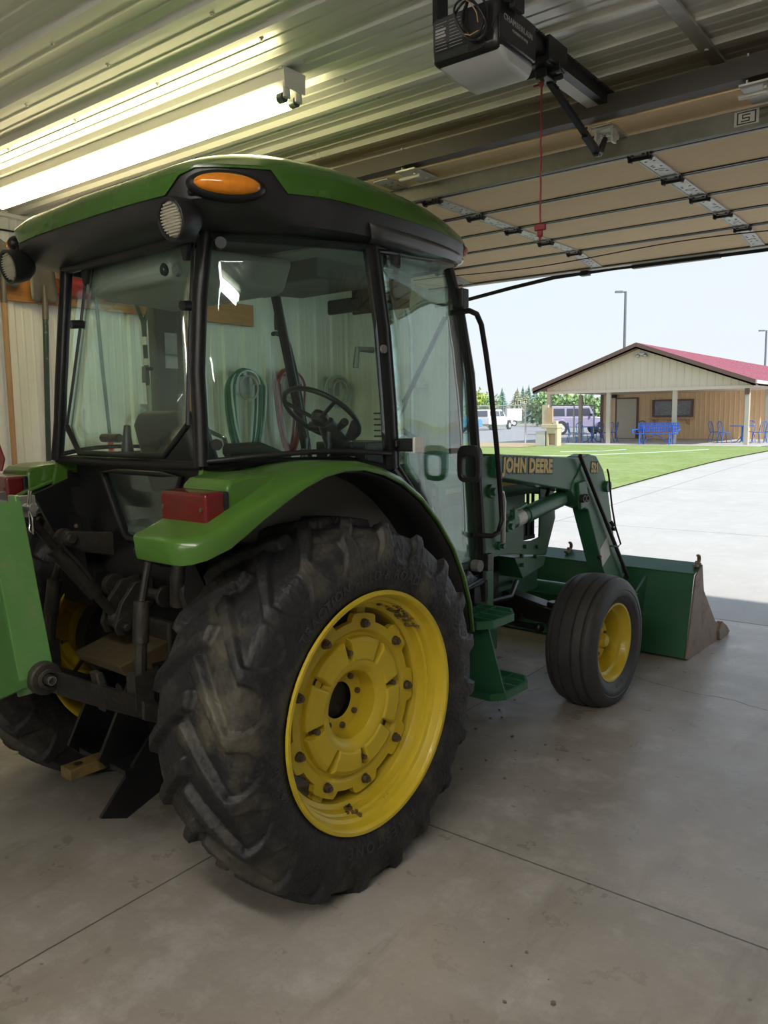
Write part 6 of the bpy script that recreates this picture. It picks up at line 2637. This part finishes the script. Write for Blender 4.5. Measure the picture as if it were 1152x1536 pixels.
def pickup(name, loc, rz, mat, label):
    t = empty(name, loc, rz)
    tag(t, label, 'car')
    b = MB()
    prof_car(b, [(-2.7, .55), (-2.7, 1.15), (1.0, 1.18), (2.55, 1.10), (2.68, .95), (2.68, .5), (2.3, .45), (2.2, .85), (1.4, .85), (1.3, .45), (-1.2, .45), (-1.3, .85), (-2.1, .85), (-2.2, .5)], 1.9)
    b.build('body', mat, t, smooth=0, bevel=.05)
    b = MB()
    b.loft([[(-2.62, -.90, 1.14), (-2.62, .90, 1.14), (1.25, .90, 1.16), (1.25, -.90, 1.16)], [(-2.35, -.74, 1.85), (-2.35, .74, 1.85), (.55, .74, 1.85), (.55, -.74, 1.85)]])
    b.build('cabin', mat, t, smooth=0, bevel=.06)
    for s in (-1, 1):
        for x0, x1 in ((-2.30, -1.25), (-1.1, -.25), (-.12, .70)):
            b = MB()
            b.loft([[(x0, s*.885, 1.24), (x1+.1*(x1 > .5), s*.885, 1.24), (x1-.1*(x1 > .5), s*.785, 1.70), (x0+.06, s*.785, 1.70)], [(x0, s*.895, 1.24), (x1+.1*(x1 > .5), s*.895, 1.24), (x1-.1*(x1 > .5), s*.795, 1.70), (x0+.06, s*.795, 1.70)]])
            b.build('side_window', 'carglass', t, smooth=0)
    b = MB()
    b.loft([[(-2.62, -.76, 1.24), (-2.62, .76, 1.24), (-2.42, .64, 1.74), (-2.42, -.64, 1.74)], [(-2.635, -.76, 1.24), (-2.635, .76, 1.24), (-2.435, .64, 1.74), (-2.435, -.64, 1.74)]])
    b.build('rear_glass', 'carglass', t, smooth=0)
    wheels(t, (1.8, -1.7), 1.95, .40, True)
    return t


p = ground_at(738, 72)
pickup('sport_utility_car', (p.x, p.y, ZG), YAW+R(58), 'whitecar', 'white utility vehicle in the parking lot, seen between cab and fence')
p = ground_at(668, 60)
pickup('parked_car', (p.x, p.y, ZG), YAW+R(20), 'bluecar', 'sky-blue car in the parking lot, seen through the cab door glass')
p = ground_at(640, 66)
pickup('parked_car', (p.x, p.y, ZG), YAW+R(40), 'whitecar', 'white car in the parking lot, left of the sky-blue car')
p = ground_at(770, 95)
t = empty('box_trailer', (p.x, p.y, ZG), YAW)
tag(t, 'white box trailer standing at the far side of the parking lot', 'trailer')
b = MB()
b.b6(-.9, .9, -.8, .8, .6, 2.1)
b.build('box', 'trailer', t, smooth=0, bevel=.03)
wheels(t, (0,), 1.6, .35)
b = MB()
b.b6(-1.9, -.9, -.05, .05, .5, .6)
b.build('tow_bar', 'grime', t, smooth=0)

# ---- light poles


def pole(px, depth, h, label, arm=(-1,)):
    p = ground_at(px, depth)
    t = empty('light_pole', (p.x, p.y, ZG), YAW)
    tag(t, label, 'light pole', 'parking lot light poles')
    b = MB()
    b.tube([(0, 0, 0), (0, 0, h)], [.13, .09], 10)
    b.build('pole', 'poledark', t, smooth=40)
    for s in arm:
        b = MB()
        b.tube([(0, 0, h-.06), (s*.28, 0, h-.03)], .05, 6)
        b.box((s*.48, 0, h-.03), (.52, .3, .13))
        b.build('lamp_head', 'poledark', t, smooth=0)


pole(934.5, 58, 10.1, 'tall dark light pole rising behind the building\'s left roof slope')
pole(1144.5, 80, 9.4, 'dark light pole at the photo\'s right edge above the red roof')

# ---- trees at the far side


def conifer(px, depth, h, w, mat, label, seed):
    rn = random.Random(seed)
    p = ground_at(px, depth)
    t = empty('conifer_tree', (p.x, p.y, .1), rn.uniform(0, 6))
    tag(t, label, 'tree', 'far conifers')
    b = MB()
    b.tube([(0, 0, 0), (0, 0, h*.9)], [w*.06, w*.02], 7)
    b.build('trunk', 'bark', t, smooth=40)
    b = MB()
    nl = 16
    for k in range(nl):
        u = k/(nl-1)
        z = h*(.08+.86*u)
        r = w/2*(1-u)**.85+.12
        nb = 15
        vs = [(0, 0, z+h*.085)]
        for j in range(nb*2):
            a = PI*j/nb+rn.uniform(-.08, .08)
            rr = r*(rn.uniform(.80, 1.15) if j % 2 == 0 else rn.uniform(.45, .7))
            vs.append((rr*math.cos(a), rr*math.sin(a), z-rr*.28*(1 if j % 2 == 0 else .4)+rn.uniform(-.1, .1)))
        b.add(vs, [(0, 1+j, 1+(j+1) % (nb*2)) for j in range(nb*2)])
    b.build('foliage', mat, t, smooth=0, fix=False)


def leafy(px, depth, h, w, mat, label, seed):
    rn = random.Random(seed)
    p = ground_at(px, depth)
    t = empty('leafy_tree', (p.x, p.y, .1))
    tag(t, label, 'tree', 'far leafy trees')
    b = MB()
    b.tube([(0, 0, 0), (0, 0, h*.6)], [w*.05, w*.02], 7)
    b.build('trunk', 'bark', t, smooth=40)
    b = MB()
    for k in range(850):
        a, u = rn.uniform(0, 2*PI), rn.uniform(-1, 1)
        rr = rn.uniform(.55, 1.0)*(1+.25*math.sin(3*a+seed)*math.cos(4*u))
        q = math.sqrt(1-u*u)
        c = Vector((w/2*rr*q*math.cos(a), w/2*rr*q*math.sin(a), h*.52+h*.46*rr*u))
        m = Euler((rn.uniform(0, 3), rn.uniform(0, 3), rn.uniform(0, 3))).to_matrix()
        s = w*.055*rn.uniform(.7, 1.3)
        b.add([c+m @ Vector(v)*s for v in ((-1, -.6, 0), (1, -.6, .2), (.9, .7, 0), (-.8, .6, .25))], [(0, 1, 2, 3)])
    b.build('foliage', mat, t, smooth=0, fix=False)


D = 120


def hh(ytop, px, d=D):
    hz = 617+ (1000-px)*.0145
    return 1.52+(hz-ytop)/FPX*d


k = 0
for px, yt, w, mat, nm in ((753, 581, 3.2, 'conifer', 'dark blue-green conifer standing alone right of the grab rail'),
                           (776, 581, 5.0, 'conifer2', 'broad olive conifer left of the porch roof\'s eave'),
                           (789, 583, 4.5, 'conifer2', 'olive conifer second of the clump left of the porch eave'),
                           (784, 578, 3.2, 'conifer', 'blue-green conifer poking up behind the olive clump'),
                           (793, 576, 3.4, 'conifer', 'tallest blue-green conifer of the clump left of the porch eave'),
                           (803, 582, 4.2, 'conifer', 'blue-green conifer partly behind the porch roof\'s left tip'),
                           (815, 585, 4.4, 'conifer', 'blue-green conifer behind the porch\'s first post'),
                           (833, 580, 4.6, 'conifer', 'blue-green conifer seen through the porch, left of its second-row post'),
                           (850, 582, 4.6, 'conifer2', 'olive conifer seen through the porch above the lavender car\'s rear'),
                           (868, 580, 4.8, 'conifer', 'blue-green conifer seen through the porch above the lavender car\'s middle'),
                           (886, 580, 4.6, 'conifer', 'blue-green conifer seen through the porch next to the wall corner'),
                           (671, 588, 3.6, 'conifer', 'blue-green conifer seen through the cab door glass above the blue car'),
                           (684, 586, 3.4, 'conifer', 'blue-green conifer seen through the cab door glass beside the front post')):
    k += 1
    conifer(px, D+15*(k % 6), hh(yt, px, D+15*(k % 6)), w*1.4, mat, nm, k)
for px, yt, w, mat, nm in ((718, 583, 4.2, 'leaf', 'bright yellow-green tree between the cab post and the grab rail'),
                           (730, 590, 3.2, 'leaf', 'smaller yellow-green tree touching the grab rail'),
                           (738, 589, 3.0, 'leaf2', 'mid-green tree just behind the grab rail'),
                           (820, 588, 5.4, 'leaf2', 'rounded green tree behind the porch\'s left end'),
                           (842, 590, 5.4, 'leaf2', 'rounded green tree in the gap under the porch, left of centre'),
                           (862, 589, 5.0, 'leaf', 'yellow-green tree in the gap under the porch above the car roof'),
                           (880, 590, 5.4, 'leaf2', 'rounded green tree in the gap under the porch near the tan wall'),
                           (660, 596, 4.6, 'leaf2', 'green tree seen through the cab door glass, leftmost')):
    k += 1
    leafy(px, D-40+8*(k % 4), hh(yt, px, D-40+8*(k % 4)), w*.72, mat, nm, k)

# ================================================================== light
w = bpy.data.worlds.new('sky')
bpy.context.scene.world = w
w.use_nodes = True
nt = w.node_tree
nt.nodes.clear()
out = nt.nodes.new('ShaderNodeOutputWorld')
bg = nt.nodes.new('ShaderNodeBackground')
tc = nt.nodes.new('ShaderNodeTexCoord')
sx = nt.nodes.new('ShaderNodeSeparateXYZ')
L(nt, tc.outputs['Generated'], sx.inputs[0])
cr_ = nt.nodes.new('ShaderNodeValToRGB')
cr_.color_ramp.elements[0].position = 0.0
cr_.color_ramp.elements[0].color = (.84, .90, .93, 1)
cr_.color_ramp.elements[1].position = 0.6
cr_.color_ramp.elements[1].color = (.52, .66, .88, 1)
e = cr_.color_ramp.elements.new(.15)
e.color = (.80, .90, .95, 1)
nz = nt.nodes.new('ShaderNodeTexNoise')
nz.inputs['Scale'].default_value = 1.6
nz.inputs['Detail'].default_value = 3
mpn = nt.nodes.new('ShaderNodeMapping')
mpn.inputs['Scale'].default_value = (1, 1, 4)
L(nt, tc.outputs['Generated'], mpn.inputs[0])
L(nt, mpn.outputs[0], nz.inputs['Vector'])
mx = nt.nodes.new('ShaderNodeMix')
mx.data_type = 'RGBA'
mr = nt.nodes.new('ShaderNodeMapRange')
mr.inputs['From Min'].default_value = .5
mr.inputs['From Max'].default_value = .75
mr.inputs['To Max'].default_value = .4
L(nt, nz.outputs['Fac'], mr.inputs[0])
L(nt, mr.outputs[0], mx.inputs[0])
L(nt, sx.outputs[2], cr_.inputs[0])
L(nt, cr_.outputs[0], mx.inputs[6])
mx.inputs[7].default_value = (.85, .88, .90, 1)
L(nt, mx.outputs[2], bg.inputs[0])
bg.inputs[1].default_value = .72
L(nt, bg.outputs[0], out.inputs[0])

sd = bpy.data.lights.new('sun', 'SUN')
sd.energy = 3.9
sd.color = (1.0, .965, .91)
sd.angle = R(1.5)
so = bpy.data.objects.new('sun', sd)
C.objects.link(so)
so.location = (10, 0, 20)
# high sun from the right, very slightly behind the shop
dv = Vector((-.80, .115, -.78)).normalized()
so.rotation_euler = dv.to_track_quat('-Z', 'Y').to_euler()

sc = bpy.context.scene
sc.view_settings.view_transform = 'Standard'
sc.view_settings.look = 'None'
sc.view_settings.exposure = 0.55
sc.view_settings.gamma = 1.0
sc.view_settings.use_curve_mapping = False
sc.cycles.use_denoising = True
sc.cycles.max_bounces = 10
sc.cycles.diffuse_bounces = 5
sc.cycles.glossy_bounces = 4
sc.cycles.transparent_max_bounces = 24
sc.cycles.sample_clamp_indirect = 8.0
